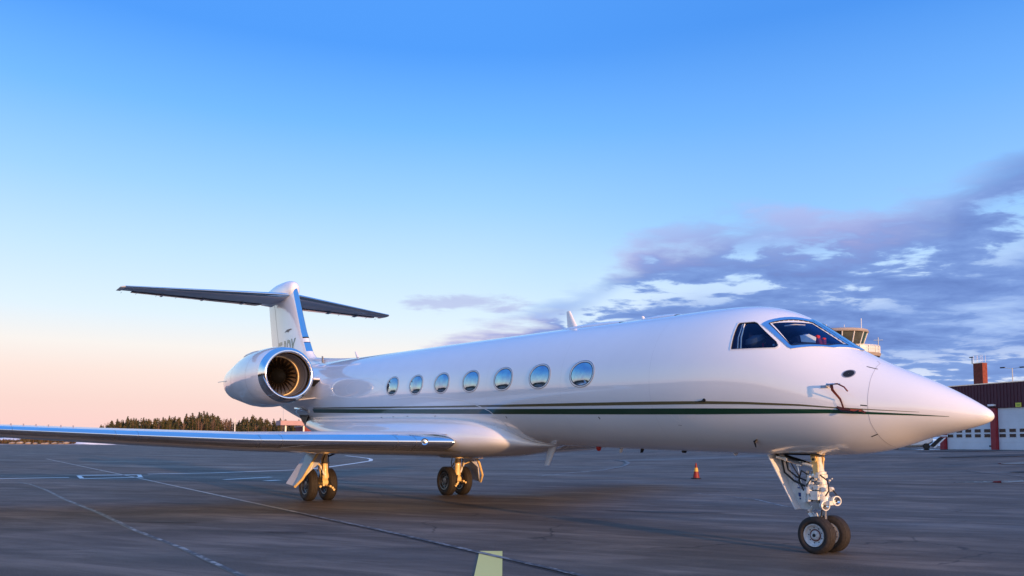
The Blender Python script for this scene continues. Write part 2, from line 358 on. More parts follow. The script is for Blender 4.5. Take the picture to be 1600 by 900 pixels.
def blob(name, cx, cy, a, b, rot, m, seed, off=.02):
    rnd = random.Random(seed); n = 40; ph = [rnd.uniform(0, 6.28) for _ in range(4)]; vs = [(cx, cy, gz(cx, cy)+off)]
    for i in range(n):
        t = 2*math.pi*i/n; r = 1+.25*math.sin(2*t+ph[0])+.18*math.sin(3*t+ph[1])+.12*math.sin(5*t+ph[2])+.08*math.sin(9*t+ph[3])
        x, y = a*r*math.cos(t), b*r*math.sin(t); X, Y = cx+x*math.cos(rot)-y*math.sin(rot), cy+x*math.sin(rot)+y*math.cos(rot); vs.append((X, Y, gz(X, Y)+off))
    o = MB().add(vs, [(0, 1+i, 1+(i+1) % n) for i in range(n)], m).obj(name, smooth=0); o['kind'] = 'structure'
tarp = mat('asphalt_repair', (.045, .036, .030), .7, nscale=8, namt=.3)
blob('puddle', 10.6, -26.6, 1.9, .6, R_(66), pud, 3); blob('puddle', 9.0, -26.2, .9, .3, R_(66), pud, 4)
for i_, (bx_, by_, ba, bb) in enumerate(((19, -46, 3.2, 1.1), (14.5, -40, 1.8, .7), (24, -52, 2.6, 1.2), (12, -34, 1.4, .6), (28, -56, 2.0, .9))): blob('wet_patch', bx_, by_, ba, bb, R_(62), pud if i_ in (1, 4) else tarp, 10+i_, .03)
for i_, (bx_, by_, ba, bb) in enumerate(((17, 5.5, .8, .16), (9.2, 5.6, .35, .08), (12.2, 7.0, .6, .12), (8.5, -3.2, 1.2, .2))): blob('tar_stain', bx_, by_, ba, bb, R_(48), tarp, 30+i_, .006)
# far field, snow and the bare hills on the left
def dirpx(px):
    a = math.atan((px-800)/F_PX); return Vector((math.sin(YAW)*math.cos(a)-math.cos(YAW)*math.sin(a), -math.cos(YAW)*math.cos(a)-math.sin(YAW)*math.sin(a)))
def atpx(px, D): v = Vector(CAMP.xy)+dirpx(px)*D; return v
def bank(name, px0, px1, D, depth, hfun, m, nu=60, nv=14):
    P = []
    for i in range(nu+1):
        px = px0+(px1-px0)*i/nu; row = []
        for j in range(nv+1):
            p = atpx(px, D+depth*j/nv); h = hfun(i/nu, j/nv, p); row.append((p.x, p.y, max(-.3, h)))
        P.append(row)
    o = MB().grid(P, m).obj(name, smooth=60); o['kind'] = 'structure'; return o
def nz(p, s, o=0): return mnoise.fractal(Vector((p.x*s+o, p.y*s, o)), 1.0, 2.0, 5)
heath = mat('heath_soil', (.055, .042, .026), .9, nscale=.12, namt=.5, two=(.12, .105, .06))
snow = mat('old_snow', (.74, .76, .80), .6, nscale=.6, namt=.06, bump=.3, bscale=2)
gravel = mat('pale_gravel', (.33, .27, .23), .9, nscale=.35, namt=.35)
bell = lambda t: math.sin(math.pi*min(1, max(0, t)))
bank('heath_field', -260, 520, 362, 120, lambda u, v, p: -.2+4.2*ss(v*1.6)*ss((1-u)*3)+.5*nz(p, .05), heath, 120, 20)
bank('gravel_verge', -200, 275, 340, 24, lambda u, v, p: -.1+.9*bell(v)*(.7+.6*nz(p, .08, 3))*min(1, bell(u)*5), gravel, 110, 8)
bank('snow_bank', 108, 192, 344, 22, lambda u, v, p: -.1+3.4*bell(v)**.7*bell(u)**.8*(.9+.25*nz(p, .12, 5)), snow, 50, 12)
bank('snow_bank', 172, 262, 352, 16, lambda u, v, p: -.1+1.3*bell(v)**.7*bell(u)**.8*(.8+.6*nz(p, .15, 9)), snow, 50, 10)
bank('snow_bank', -150, 45, 392, 12, lambda u, v, p: 1.5+1.6*bell(v)*(.8+.5*nz(p, .1, 7))*min(1, bell(u)*4), snow, 60, 8)
# scrub along the verge: many short twigs, one mass
mb = MB(); scr = [mat('scrub_brown', (.10, .055, .025), .9), mat('scrub_olive', (.075, .065, .025), .9), mat('scrub_dark', (.04, .028, .016), .9)]
for k in range(5200):
    px = random.uniform(-60, 122) if k % 4 else random.uniform(40, 120)
    D = random.uniform(346, 372); p = atpx(px, D); hgt = random.uniform(.5, 1.7)*(1.2 if 35 < px < 110 else .7)
    z0 = max(0, (D-352)/60*2)+random.uniform(0, .9); a = random.uniform(0, 6.28); w = random.uniform(.12, .45)
    d = Vector((math.cos(a), math.sin(a), 0)); l = Vector((random.uniform(-.5, .5), random.uniform(-.5, .5), hgt)); b = Vector((p.x, p.y, z0))
    mb.add([b-d*w, b+d*w, b+l], [(0, 1, 2)], random.choice(scr))
tag(mb.obj('scrub', smooth=0), 'low brown scrub along the far left edge of the apron', 'scrub', kind='stuff')
for k in range(9):   # snowy boulders in the scrub
    px = [22, 34, 47, 58, 70, 76, 88, 97, 106][k]; p = atpx(px, 345); r = random.uniform(.7, 1.3)
    mb = MB(); mb.lathe([(0, 0)]+[(r*.5*(1-math.cos(t*math.pi/6))*.9, r*math.sin(t*math.pi/6)*(1+.15*random.random())) for t in range(1, 6)]+[(r*.9, 0)], (p.x, p.y, .1), (.15, .1, 1), MT['paint2'], 9)
    o = mb.obj('boulder', smooth=30); o.data.materials[0] = gravel
    tag(o, 'pale boulder in the far brown scrub, '+['leftmost of nine', 'second from the left', 'third from the left', 'fourth from the left', 'middle one of nine', 'fourth from the right', 'third from the right', 'second from the right', 'rightmost of nine'][k], 'boulder', 'boulders in the far scrub')

# ================================================================ TREES
bark = mat('pine_bark', (.16, .095, .06), .9, nscale=2, namt=.3)
fol = {k: [mat(k+'_foliage_a', a, .85), mat(k+'_foliage_b', b, .85)] for k, a, b in (('spruce', (.028, .038, .014), (.055, .055, .02)), ('pine', (.05, .055, .018), (.095, .08, .028)), ('birch', (.13, .075, .05), (.18, .11, .075)))}
def tree_meshes(kind, seed):
    rnd = random.Random(seed); H = 12.; mbk = MB(); crown = MB()
    mbk.tube([(0, 0, -.3), (.05, 0, H*.4), (rnd.uniform(-.1, .1), .05, H*.93)], .16, bark, 6)
    n = dict(spruce=420, pine=420, birch=330)[kind]
    for i in range(n):
        t = rnd.random()
        if kind == 'spruce': z = H*(.08+.92*t); r = (1-t)**.85*2.1*(.55+.45*abs(math.sin(t*17)))+.08
        elif kind == 'pine': z = H*(.25+.72*t); r = 2.1*math.sin(math.pi*min(1, .15+t*.85))**.6*(.7+.3*math.sin(t*9+seed))+.1
        else: z = H*(.2+.78*t); r = 1.7*math.sin(math.pi*min(1, .1+t*.9))**.8+.1
        a = rnd.uniform(0, 6.283); rr = r*rnd.uniform(.35, 1.05); c = Vector((math.cos(a)*rr, math.sin(a)*rr, z))
        s = rnd.uniform(.28, .62)*(.6 if kind == 'birch' else 1)*(1 if t < .9 else .6)
        u = Vector((math.cos(a), math.sin(a), -.45 if kind == 'spruce' else rnd.uniform(-.2, .9))).normalized(); w = u.orthogonal().normalized()
        w.rotate(Matrix.Rotation(rnd.uniform(-1, 1), 3, u)); k = .28 if kind == 'birch' else .6
        crown.add([c-u*s*.5+w*s*k*.5, c-u*s*.5-w*s*k*.5, c+u*s*.9-w*s*k*.3, c+u*s*.9+w*s*k*.3], [(0, 1, 2, 3)], rnd.choice(fol[kind]))
    if kind == 'birch':
        for i in range(26):
            a = rnd.uniform(0, 6.28); z = H*rnd.uniform(.25, .8); l = rnd.uniform(.8, 1.8)
            mbk.tube([(0, 0, z), (math.cos(a)*l, math.sin(a)*l, z+l*1.1)], .05, fol['birch'][1], 3)
    return mbk.mesh('trunk', 30), crown.mesh('crown', 0)
TM = [(k, *tree_meshes(k, s)) for k, s in (('spruce', 1), ('spruce', 2), ('pine', 3), ('pine', 4), ('birch', 5), ('spruce', 6))]
lab = dict(spruce='dark pointed spruce in the far wood behind the wing', pine='olive bushy pine in the far wood behind the wing', birch='bare brownish birch in the far wood behind the wing')
def top_at(px):   # photo's outline of the wood, in pixels
    return np.interp(px, [155, 165, 175, 200, 250, 290, 320, 345, 370, 400, 425, 440, 460], [664, 660, 656, 652, 652, 648, 644, 646, 652, 646, 654, 649, 655])
ntree = 0
def put_tree(px, D, H, kind_i):
    k, tk, cw = TM[kind_i]; p = atpx(px, D); s = H/12
    zone = ('at the low left tip of the wood' if px < 205 else 'in the left part of the far wood' if px < 290 else 'under the highest crest of the far wood' if px < 350 else 'beside the white mast before the far wood' if px < 385 else 'in the dense clump right of the mast' if px < 425 else 'behind the pale canopy at the right end of the wood')
    r = empty('%s_tree' % k, (p.x, p.y, 0), lab[k].split(' in the far')[0]+' '+zone, 'tree', 'trees of the far wood'); r.scale = (s*random.uniform(.85, 1.2), s*random.uniform(.85, 1.2), s); r.rotation_euler[2] = random.uniform(0, 6.28)
    for nme, me in (('trunk', tk), ('crown', cw)):
        o = bpy.data.objects.new(nme, me); COL.objects.link(o); o.parent = r
for row, (D, n, dh) in enumerate(((392, 62, -1.6), (402, 62, -.6), (414, 62, .3), (428, 56, .6))):
    for i in range(n):
        px = 158+(470-158)*(i+random.random())/n; hp = (689-top_at(px))*(D/math.cos(math.atan((px-800)/F_PX))*math.cos(math.atan((px-800)/F_PX)))/F_PX*.98+.6
        H = max(4, hp+dh+random.uniform(-2.2, .7))
        q = random.random(); ki = (0 if q < .25 else 1 if q < .42 else 5 if q < .55 else 2 if q < .75 else 3 if q < .86 else 4)
        if 345 < px < 372 and q > .45: ki = 4
        put_tree(px, D+random.uniform(-4, 4), H*(.92 if ki == 4 else 1), ki)
# the wood on the camera's side of the apron, mirrored in the paint and the cabin windows
mb = MB(); rnd = random.Random(5); allf = [q for k in ('spruce', 'pine') for q in fol[k]]
for i in range(15000):
    x = rnd.uniform(-95, 190); top = 9.5+2.6*mnoise.noise(Vector((x*.07, 3.1, 0)))+1.8*mnoise.noise(Vector((x*.45, 7, 0)))
    z = top*rnd.random()**.8; y = 84+rnd.uniform(0, 9); a = rnd.uniform(0, 3.14); s_ = rnd.uniform(.5, 1.1)*(1 if z < top*.8 else .5)
    d = Vector((math.cos(a), math.sin(a)*.6, rnd.uniform(-.4, .4)))*s_; u = Vector((rnd.uniform(-.3, .3), rnd.uniform(-.5, .5), 1))*s_; c = Vector((x, y, z))
    mb.add([c-d, c+d*.2-u*.6, c+d, c+u], [(0, 1, 2, 3)], rnd.choice(allf))
tag(mb.obj('woodland', smooth=0), 'dark mixed wood beyond the near side of the apron', 'woodland', kind='stuff')
# white mast in front of the wood, and a thin antenna
p = atpx(368, 380); tag(MB().cyl((p.x, p.y, 0), (p.x, p.y, 12.0), .35, MT['gearw'], .22, 8).obj('mast'), 'pale mast standing in front of the far wood', 'mast')
p = atpx(443, 255); tag(MB().cyl((p.x, p.y, 0), (p.x, p.y, 13.5), .06, MT['steel'], .03, 6).cyl((p.x, p.y-.6, 12), (p.x, p.y+.6, 12), .03, MT['steel'], n=5).obj('antenna_mast'), 'thin antenna mast beside the far red building', 'mast')

# ================================================================ far red building on the left
redwall = mat('dark_red_cladding', (.19, .035, .04), .7, nscale=.6, namt=.12); pinkroof = mat('faded_fascia', (.42, .26, .28), .6, nscale=.5, namt=.08)
darkwin = mat('dark_window', (.02, .022, .03), .1)
def local(px, D, z, n_az):
    p = atpx(px, D); return Matrix.Translation((p.x, p.y, z)) @ Matrix.Rotation(n_az, 4, 'Z')
def rbox(mb, Mx, c, d, m):
    q = Mx.to_3x3(); return mb.box(Mx @ Vector(c), d, m, q)
root = empty('terminal_building', (*atpx(470, 240), 0), 'low dark red building with a pale canopy left of the far wood, behind the engine', 'building')
Mx = local(470, 240, 0, R_(175))   # local x towards the camera
mb = MB(); rbox(mb, Mx, (-4, 14, 3.0), (9, 26, 6.0), redwall); mb.obj('wall', root)
mb = MB(); rbox(mb, Mx, (-4, 14, 6.15), (9.6, 26.6, .3), pinkroof); mb.obj('roof', root)
mb = MB(); rbox(mb, Mx, (2, -2.6, 7.0), (5, 8.6, 1.3), pinkroof); mb.obj('canopy', root)
for k in range(2):
    mb = MB(); rbox(mb, Mx, (3.5, -5.2+k*5.2, 3.1), (.4, .4, 6.3), MT['gearw']); mb.obj('column', root)
for k in range(8):
    mb = MB(); rbox(mb, Mx, (.55, 3+k*2.8, 3.4), (.12, 1.7, 1.3), darkwin); mb.obj('window', root)

# ================================================================ red fire station on the right
O_ = Vector((30.7, -64.5, 1.25)); t_ = Vector((-.966, .259, 0)).normalized(); n_ = Vector((-t_.y, t_.x, 0)); n_ = n_ if n_.y > 0 else -n_
QB = Matrix((t_, n_, Vector((0, 0, 1)))).transposed()
def hb(mb, u0, u1, v0, v1, z0, z1, m): return mb.box(O_+t_*((u0+u1)/2)+n_*((v0+v1)/2)+Vector((0, 0, (z0+z1)/2-1.25)), (u1-u0, v1-v0, z1-z0), m, QB)
root = empty('fire_station', O_, 'long dark red station building with white overhead doors beyond the aircraft nose', 'building')
maroon = mat('maroon_sheet_cladding', (.085, .022, .035), .55, nscale=1.5, namt=.15); brick = mat('red_brickwork', (.20, .04, .022), .8, nscale=6, namt=.25)
redpost = mat('red_post_paint', (.30, .025, .035), .5, nscale=3, namt=.1); doorw = mat('white_door_panel', (.66, .68, .71), .45, nscale=1.2, namt=.05)
pane = mat('door_pane', (.012, .016, .022), .2, nscale=2, namt=.3)
NB = 9; PIT = 5.13
mb = MB(); hb(mb, -1.0, NB*PIT-.2, -14, -.35, 1.0, 6.9, redwall); mb.obj('wall', root)
mb = MB(); hb(mb, -1.25, NB*PIT, -14.2, .02, 6.98, 7.06, MT['steel']); mb.obj('roof_edge', root)
mb = MB(); hb(mb, -1.2, NB*PIT-.1, -.34, 0, 4.85, 6.975, maroon); mb.obj('fascia', root)
me = None
for i in range(150):             # standing ribs of the sheet cladding
    if me is None:
        mb = MB(); hb(mb, -1.1, -1.02, .002, .05, 4.83, 6.97, maroon); o = mb.obj('cladding_rib', root, smooth=0); me = o
    else:
        o = me.copy(); COL.objects.link(o); o.location = t_*(i*.31)
for k in range(NB+1):
    u = (-.92 if k == 0 else 4.22+(k-1)*PIT); mb = MB(); hb(mb, u-.24, u+.24, -.3, .22, 1.0, 4.825, redpost); mb.obj('post', root, bevel=.02)
for k in range(NB):
    u0 = -.62 if k == 0 else 4.5+(k-1)*PIT; u1 = 3.94+k*PIT
    d = MB(); hb(d, u0, u1, -.3, -.12, 1.2, 4.80, doorw); door = d.obj('door', root)
    for j in range(6):           # sectional door joints
        mb = MB(); hb(mb, u0, u1, -.119, -.108, 1.28+.60*j, 1.28+.60*j+.56, doorw); mb.obj('door_section', door, bevel=.012)
    nwin = 5; sp = .925
    for j in range(nwin):
        uc = u1-.50-j*sp
        if uc-.3 < u0: continue
        for z in (2.33, 2.76):
            mb = MB(); hb(mb, uc-.33, uc+.33, -.107, -.085, z-.03, z+.31, doorw); hb(mb, uc-.29, uc+.29, -.1, -.078, z, z+.28, pane); mb.obj('window', door, smooth=0)
    mb = MB(); hb(mb, u1-.35, u1-.15, -.1, -.06, 1.5, 1.62, MT['dark']); mb.obj('handle', door)
mb = MB(); hb(mb, 3.86, 4.45, .02, .3, 5.02, 5.18, MT['paint2']); mb.obj('wall_lamp', root)
mb = MB(); hb(mb, 6.25, 6.75, .02, .07, 4.86, 5.22, mat('yellow_sign', (.62, .60, .08), .5)); hb(mb, 6.35, 6.65, .07, .074, 4.97, 5.1, mat('yellow_sign_print', (.30, .38, .05), .5)); mb.obj('sign', root)
# chimney with rail and lamp arm
ch = MB(); hb(ch, 1.90, 2.82, -1.2, -.6, 6.9, 8.95, brick); cho = ch.obj('chimney', root, bevel=.01)
mb = MB(); hb(mb, 1.86, 2.86, -1.24, -.56, 8.95, 9.0, MT['steel']); mb.obj('chimney_cap', cho)
mb = MB()
for u in (1.9, 2.3, 2.75):
    for v in (-1.1, -.7): mb.cyl(O_+t_*u+n_*v+Vector((0, 0, 7.72)), O_+t_*u+n_*v+Vector((0, 0, 8.42)), .009, MT['duct'], n=5)
for z in (8.1, 8.42): mb.cyl(O_+t_*1.9+n_*-.7+Vector((0, 0, z)), O_+t_*2.75+n_*-.7+Vector((0, 0, z)), .009, MT['duct'], n=5)
mb.cyl(O_+t_*1.82+n_*-.6+Vector((0, 0, 7.7)), O_+t_*1.82+n_*-.6+Vector((0, 0, 8.35)), .035, MT['dark'], n=6).box(O_+t_*1.74+n_*-.6+Vector((0, 0, 8.3)), (.3, .1, .08), MT['dark'])
mb.obj('railing', cho)
# lamp post far behind the roof
p = atpx(1585, 118); mb = MB(); mb.cyl((p.x, p.y, 0), (p.x, p.y, 11.4), .09, MT['steel'], .06, 8)
e_ = Vector((-.8, -.5, 0)).normalized()
mb.cyl((p.x, p.y, 11.35), Vector((p.x, p.y, 11.5))+e_*.9, .04, MT['steel'], n=6).cyl((p.x, p.y, 11.35), Vector((p.x, p.y, 11.5))-e_*.9, .04, MT['steel'], n=6)
lp = mb.obj('lamp_post'); tag(lp, 'twin-armed lamp post rising behind the station roof at the right edge', 'lamp post')
for s in (-1, 1): MB().box(Vector((p.x, p.y, 11.5))+e_*s*1.05, (.5, .3, .14), MT['dark']).obj('lamp_head', lp)

# ================================================================ control tower
D = 130; c0 = atpx(1314, D); root = empty('control_tower', (c0.x, c0.y, 0), 'airport control tower with slanted glass cab seen behind the windscreen', 'tower')
cream = mat('cream_tower_cladding', (.34, .29, .26), .6, nscale=.8, namt=.08); shaftm = mat('tower_concrete', (.40, .37, .35), .8, nscale=.6, namt=.12)
o3 = Vector((c0.x, c0.y, 0)); N8 = 14
MB().lathe([(0, 3.1), (14.2, 3.1), (14.2, 0)], o3, (0, 0, 1), shaftm, N8).obj('shaft', root, smooth=20)
MB().lathe([(18.45, 0), (18.45, 4.15), (18.6, 4.25), (18.9, 4.15), (19.05, 3.5), (19.1, 0)], o3, (0, 0, 1), cream, 28).obj('roof', root, smooth=40)
MB().lathe([(15.2, 3.1), (16.55, 3.3), (16.62, 3.4), (16.62, 0)], o3, (0, 0, 1), cream, N8).obj('parapet', root, smooth=20)
MB().lathe([(16.6, 1.2), (18.46, 1.2)], o3, (0, 0, 1), mat('cab_core_yellow', (.55, .40, .10), .8), 10).obj('interior_core', root, smooth=20)  # plain yellow core inside the cab
cabg = mat('cab_glass', (.13, .14, .12), .06, metal=.5, nscale=.5, namt=.35); cabt = mat('cab_glass_teal', (.05, .12, .12), .06, metal=.3); caby = mat('cab_yellow_pane', (.26, .19, .06), .35, nscale=.8, namt=.15); cabd = mat('cab_dark_pane', (.02, .025, .03), .08)  # cab panes differ in colour: grey, teal, yellow, near black
for k in range(N8):
    a0, a1 = 2*math.pi*k/N8, 2*math.pi*(k+1)/N8; f = lambda a, r, z: o3+Vector((math.cos(a)*r, math.sin(a)*r, z))
    MB().plate([f(a0+.03, 3.32, 16.66), f(a1-.03, 3.32, 16.66), f(a1-.02, 3.95, 18.4), f(a0+.02, 3.95, 18.4)], .05, (caby, cabg, cabt, cabd, cabg)[(k*3+1) % 5]).obj('pane', root, smooth=0)
    MB().cyl(f(a0, 3.38, 16.6), f(a0, 4.02, 18.48), .10, MT['gearw'], n=6).obj('mullion', root)
off = o3+Vector((dirpx(1317).y*.0, 0, 0)); rgt = Vector((-math.cos(YAW), -math.sin(YAW), 0)); dk = o3+rgt*1.2
MB().lathe([(14.85, 0), (14.85, 4.6), (15.3, 4.75), (15.3, 0)], dk, (0, 0, 1), cream, 20).obj('balcony', root, smooth=20)
mb = MB()
for k in range(20):
    a = 2*math.pi*k/20; q = dk+Vector((math.cos(a)*4.6, math.sin(a)*4.6, 0)); mb.cyl(q+Vector((0, 0, 15.3)), q+Vector((0, 0, 16.35)), .05, MT['gearw'], n=5)
for z in (15.9, 16.35): mb.lathe([(z, 4.55), (z+.07, 4.55), (z+.07, 4.65), (z, 4.65)], dk, (0, 0, 1), MT['gearw'], 20, closed=True)
mb.lathe([(15.32, 4.59), (16.3, 4.59)], dk, (0, 0, 1), mat('rail_mesh', (.55, .60, .62), .4), 20)
mb.obj('railing', root, smooth=20)
for px, h, r in ((1350, 1.5, .06), (1323, .7, .04), (1295, .8, .05), (1317, .3, .03)):
    q = atpx(px, D); MB().cyl((q.x, q.y, 19.0), (q.x, q.y, 19.25+h), r, MT['gearw'], n=6).obj('antenna', root)
q = atpx(1376, D-1); MB().cyl((q.x, q.y, 15.3), (q.x, q.y, 17.6), .06, MT['steel'], n=6).cyl((q.x-.5, q.y-.4, 17.2), (q.x+.5, q.y+.4, 17.2), .05, MT['steel'], n=5).obj('antenna', root)

# ================================================================ white apron tractor seen under the nose
D = 76; pA = atpx(1422, D); pB = atpx(1480, D); zz0 = gz(pA.x, pA.y)
root = empty('tow_tractor', ((pA.x+pB.x)/2, (pA.y+pB.y)/2, zz0), 'low rounded white tow tractor with slanted dark window under the aircraft nose', 'tow tractor')
tv = Vector((pB.x-pA.x, pB.y-pA.y, 0)); LT = tv.length; tv.normalize(); nv = Vector((-tv.y, tv.x, 0)); nv = nv if nv.y > 0 else -nv
def tp(u, v, z): return Vector((pA.x, pA.y, zz0))+tv*(u*LT)+nv*v+Vector((0, 0, z))
sect = lambda u: (.18+.62*abs(u-.3)**2.2*2, 1.18-.25*max(0, .2-u)*2)
P = []
for i in range(15):
    u = -.7+i*1.3/14; zb = .30-.14*bell((u+.7)/1.3)+(.30*max(0, (u-.40)/.2)); zt = .95+.22*ss((u+.7)/.6)
    hw = .95*(.6+.4*bell((u+.75)/1.4)**.4); row = []
    for j in range(16):
        a = 2*math.pi*j/16; cc, s_ = math.cos(a), math.sin(a)
        row.append(tp(u, hw*math.copysign(abs(cc)**.55, cc), (zt+zb)/2+(zt-zb)/2*math.copysign(abs(s_)**.6, s_)))
    P.append(row)
mb = MB().grid(P, MT['paint2'], wrap_v=True); mb.add(P[-1], [tuple(range(16))], MT['paint2']); mb.add(P[0], [tuple(range(16))], MT['paint2']); mb.obj('body', root)
MB().plate([tp(.53, .6, .22), tp(.62, .98, .2), tp(.90, .98, .98), tp(.76, .98, 1.02), tp(.5, .98, .3)][1:], .06, MT['dark']).obj('window', root, smooth=0)
MB().plate([tp(.60, 1.0, .14), tp(.66, 1.0, .14), tp(.95, 1.0, 1.0), tp(.90, 1.0, 1.0)], .12, MT['paint2']).obj('window_frame', root, smooth=0)
MB().plate([tp(.58, -.9, .20), tp(.58, .95, .20), tp(.88, .95, 1.0), tp(.88, -.9, 1.0)], .08, MT['paint2']).obj('end_panel', root, smooth=0)
MB().box(tp(.78, 0, 1.13), (LT*.44, 2.0, .10), MT['paint2'], Matrix((tv, nv, Vector((0, 0, 1)))).transposed()).obj('roof', root, bevel=.03)
for u in (-.4, .42):
    for v in (-.8, .8): MB().lathe([(-.1, 0), (-.1, .22), (-.06, .27), (.06, .27), (.1, .22), (.1, 0)], tp(u, v, .27), nv, MT['rubber'], 18).obj('wheel', root)

# ================================================================ traffic cone
root = empty('traffic_cone', (20.2, -17.65, 0), 'red traffic cone with a yellow band standing on the apron under the fuselage', 'traffic cone')
cred = mat('cone_red', (.20, .012, .009), .5, nscale=8, namt=.15); cyel = mat('cone_band', (.62, .36, .05), .4, nscale=8, namt=.08)
MB().lathe([(0, 0), (0, .22), (.03, .23), (.045, .20), (.045, 0)], (20.2, -17.65, .005), (0, 0, 1), MT['dark'], 8).obj('base', root, smooth=20)
cn = MB().lathe([(.045, .155), (.33, .10), (.335, .10), (.50, .066), (.505, .066), (.72, .022), (.73, 0)], (20.2, -17.65, .005), (0, 0, 1), cred, 20).obj('cone', root)
MB().lathe([(.33, .104), (.50, .071)], (20.2, -17.65, .005), (0, 0, 1), cyel, 20).obj('reflective_band', cn)

# ================================================================ AIRCRAFT (x aft, y starboard, z up)
ST = np.array([
(0,1.953,1.953,0),(.02,2.005,1.905,.055),(.08,2.06,1.868,.115),(.15,2.105,1.842,.16),(.4,2.262,1.775,.305),(.8,2.475,1.683,.485),(1.3,2.71,1.528,.665),
(1.8,2.985,1.448,.815),(2.1,3.20,1.434,.89),(2.4,3.41,1.428,.955),(2.8,3.638,1.43,1.03),(3.3,3.785,1.434,1.10),(3.8,3.835,1.44,1.15),
(4.3,3.855,1.448,1.178),(5,3.87,1.462,1.195),(6,3.90,1.483,1.2),(8,3.965,1.535,1.2),(10,4.02,1.585,1.2),(12,4.075,1.655,1.2),
(15,4.15,1.745,1.2),(18,4.225,1.825,1.19),(20,4.28,1.95,1.12),(22,4.32,2.25,.98),(24,4.33,2.68,.78),(26,4.30,3.2,.5),(27.6,4.2,3.6,.22),(28.1,4.05,3.78,.08)])
def pchip(x, xs, ys):
    x = np.asarray(x, float); h = np.diff(xs); d = np.diff(ys)/h; m = np.zeros(len(xs))
    for i in range(1, len(xs)-1):
        if d[i-1]*d[i] > 0:
            a = 2*h[i]+h[i-1]; b = h[i]+2*h[i-1]; m[i] = (a+b)/(a/d[i-1]+b/d[i])
    m[0] = d[0]; m[-1] = d[-1]
    x = np.clip(x, xs[0], xs[-1]); i = np.clip(np.searchsorted(xs, x)-1, 0, len(xs)-2); t = (x-xs[i])/h[i]
    return (2*t**3-3*t*t+1)*ys[i]+(t**3-2*t*t+t)*h[i]*m[i]+(3*t*t-2*t**3)*ys[i+1]+(t**3-t*t)*h[i]*m[i+1]
UU = np.sqrt(ST[:, 0])
# dense table, lightly smoothed, so the lines are fair
_u = np.linspace(0, UU[-1], 700); _T = [pchip(_u, UU, ST[:, k]) for k in (1, 2, 3)]
_k = np.exp(-np.linspace(-2, 2, 33)**2); _k /= _k.sum()
def _sm(v):
    q = np.concatenate([2*v[0]-v[16:0:-1], v, 2*v[-1]-v[-2:-18:-1]]); return np.convolve(q, _k, 'valid')
_T = [_sm(v) for v in _T]; _T[2][0] = 0; zc0 = (_T[0][0]+_T[1][0])/2; _T[0][0] = _T[1][0] = zc0
def prof(x):
    u = math.sqrt(max(x, 0)); zt, zb, w = (float(np.interp(u, _u, v)) for v in _T); return zt, zb, w, zb+(zt-zb)*.47
def yfus(x, z):
    zt, zb, w, zm = prof(x); h = (zt-zm) if z > zm else (zm-zb)
    return w*math.sqrt(max(0, 1-((z-zm)/max(h, 1e-6))**2))
FB = np.array([(8.45, .04, 1.54, 1.57), (8.75, .22, 1.505, 1.60), (9.0, .46, 1.475, 1.70), (9.25, .80, 1.435, 1.90), (9.5, 1.0, 1.39, 2.03), (10, 1.18, 1.31, 2.17), (10.6, 1.32, 1.255, 2.25), (11.5, 1.42, 1.21, 2.29),
   (13, 1.46, 1.20, 2.34), (16, 1.40, 1.26, 2.42), (18, 1.28, 1.45, 2.46), (20, 1.02, 1.78, 2.52), (21.6, .60, 2.12, 2.56), (22.4, .1, 2.4, 2.5)])
def fair(x):
    return [float(pchip(x, FB[:, 0], FB[:, k])) for k in (1, 2, 3)]
def yfair(x, z):
    if not FB[0, 0] < x < FB[-1, 0]: return 0
    b, zb, zt = fair(x); c = zb+(zt-zb)*.42; h = (zt-c) if z > c else (c-zb); q = 1-abs((z-c)/h)**2.3
    return b*q**(1/2.3) if q > 0 else 0
def ysurf(x, z): return max(yfus(x, z), yfair(x, z))
def nrm(x, z, s=1):
    e = .01; y = ysurf(x, z); dx = (ysurf(x+e, z)-ysurf(x-e, z))/(2*e); dz = (ysurf(x, z+e)-ysurf(x, z-e))/(2*e)
    return Vector((-dx, s, -dz)).normalized() if y > .02 else Vector((-.3, 0, 1)).normalized()
def onsurf(x, z, s=1, off=0.): return Vector((x, s*ysurf(x, z), z))+nrm(x, z, s)*off

jet = empty('business_jet', (14, 0, 0), 'white twin-engine business jet with green and gold cheatlines parked on the apron', 'aircraft')

def rot_pts(x, n):
    zt, zb, w, zm = prof(x); row = []
    for i in range(n):
        a = 2*math.pi*i/n; c, s = math.cos(a), math.sin(a)
        row.append((x, w*c, zm+((zt-zm) if s > 0 else (zm-zb))*s))
    return row
mb = MB(); NU, NV = 240, 112
P = [rot_pts((UU[-1]*i/NU)**2, NV) for i in range(1, NU+1)]
mb.grid(P, MT['paint'], wrap_v=True)
tip = (0, 0, zc0); b0 = len(mb.v); mb.v.append(tip)
for j in range(NV): mb.f.append((b0, (j+1) % NV, j)); mb.m.append(0)
lb = (NU-1)*NV; mb.f.append(tuple(lb+j for j in range(NV))); mb.m.append(0)
fus = mb.obj('fuselage', jet, smooth=60)

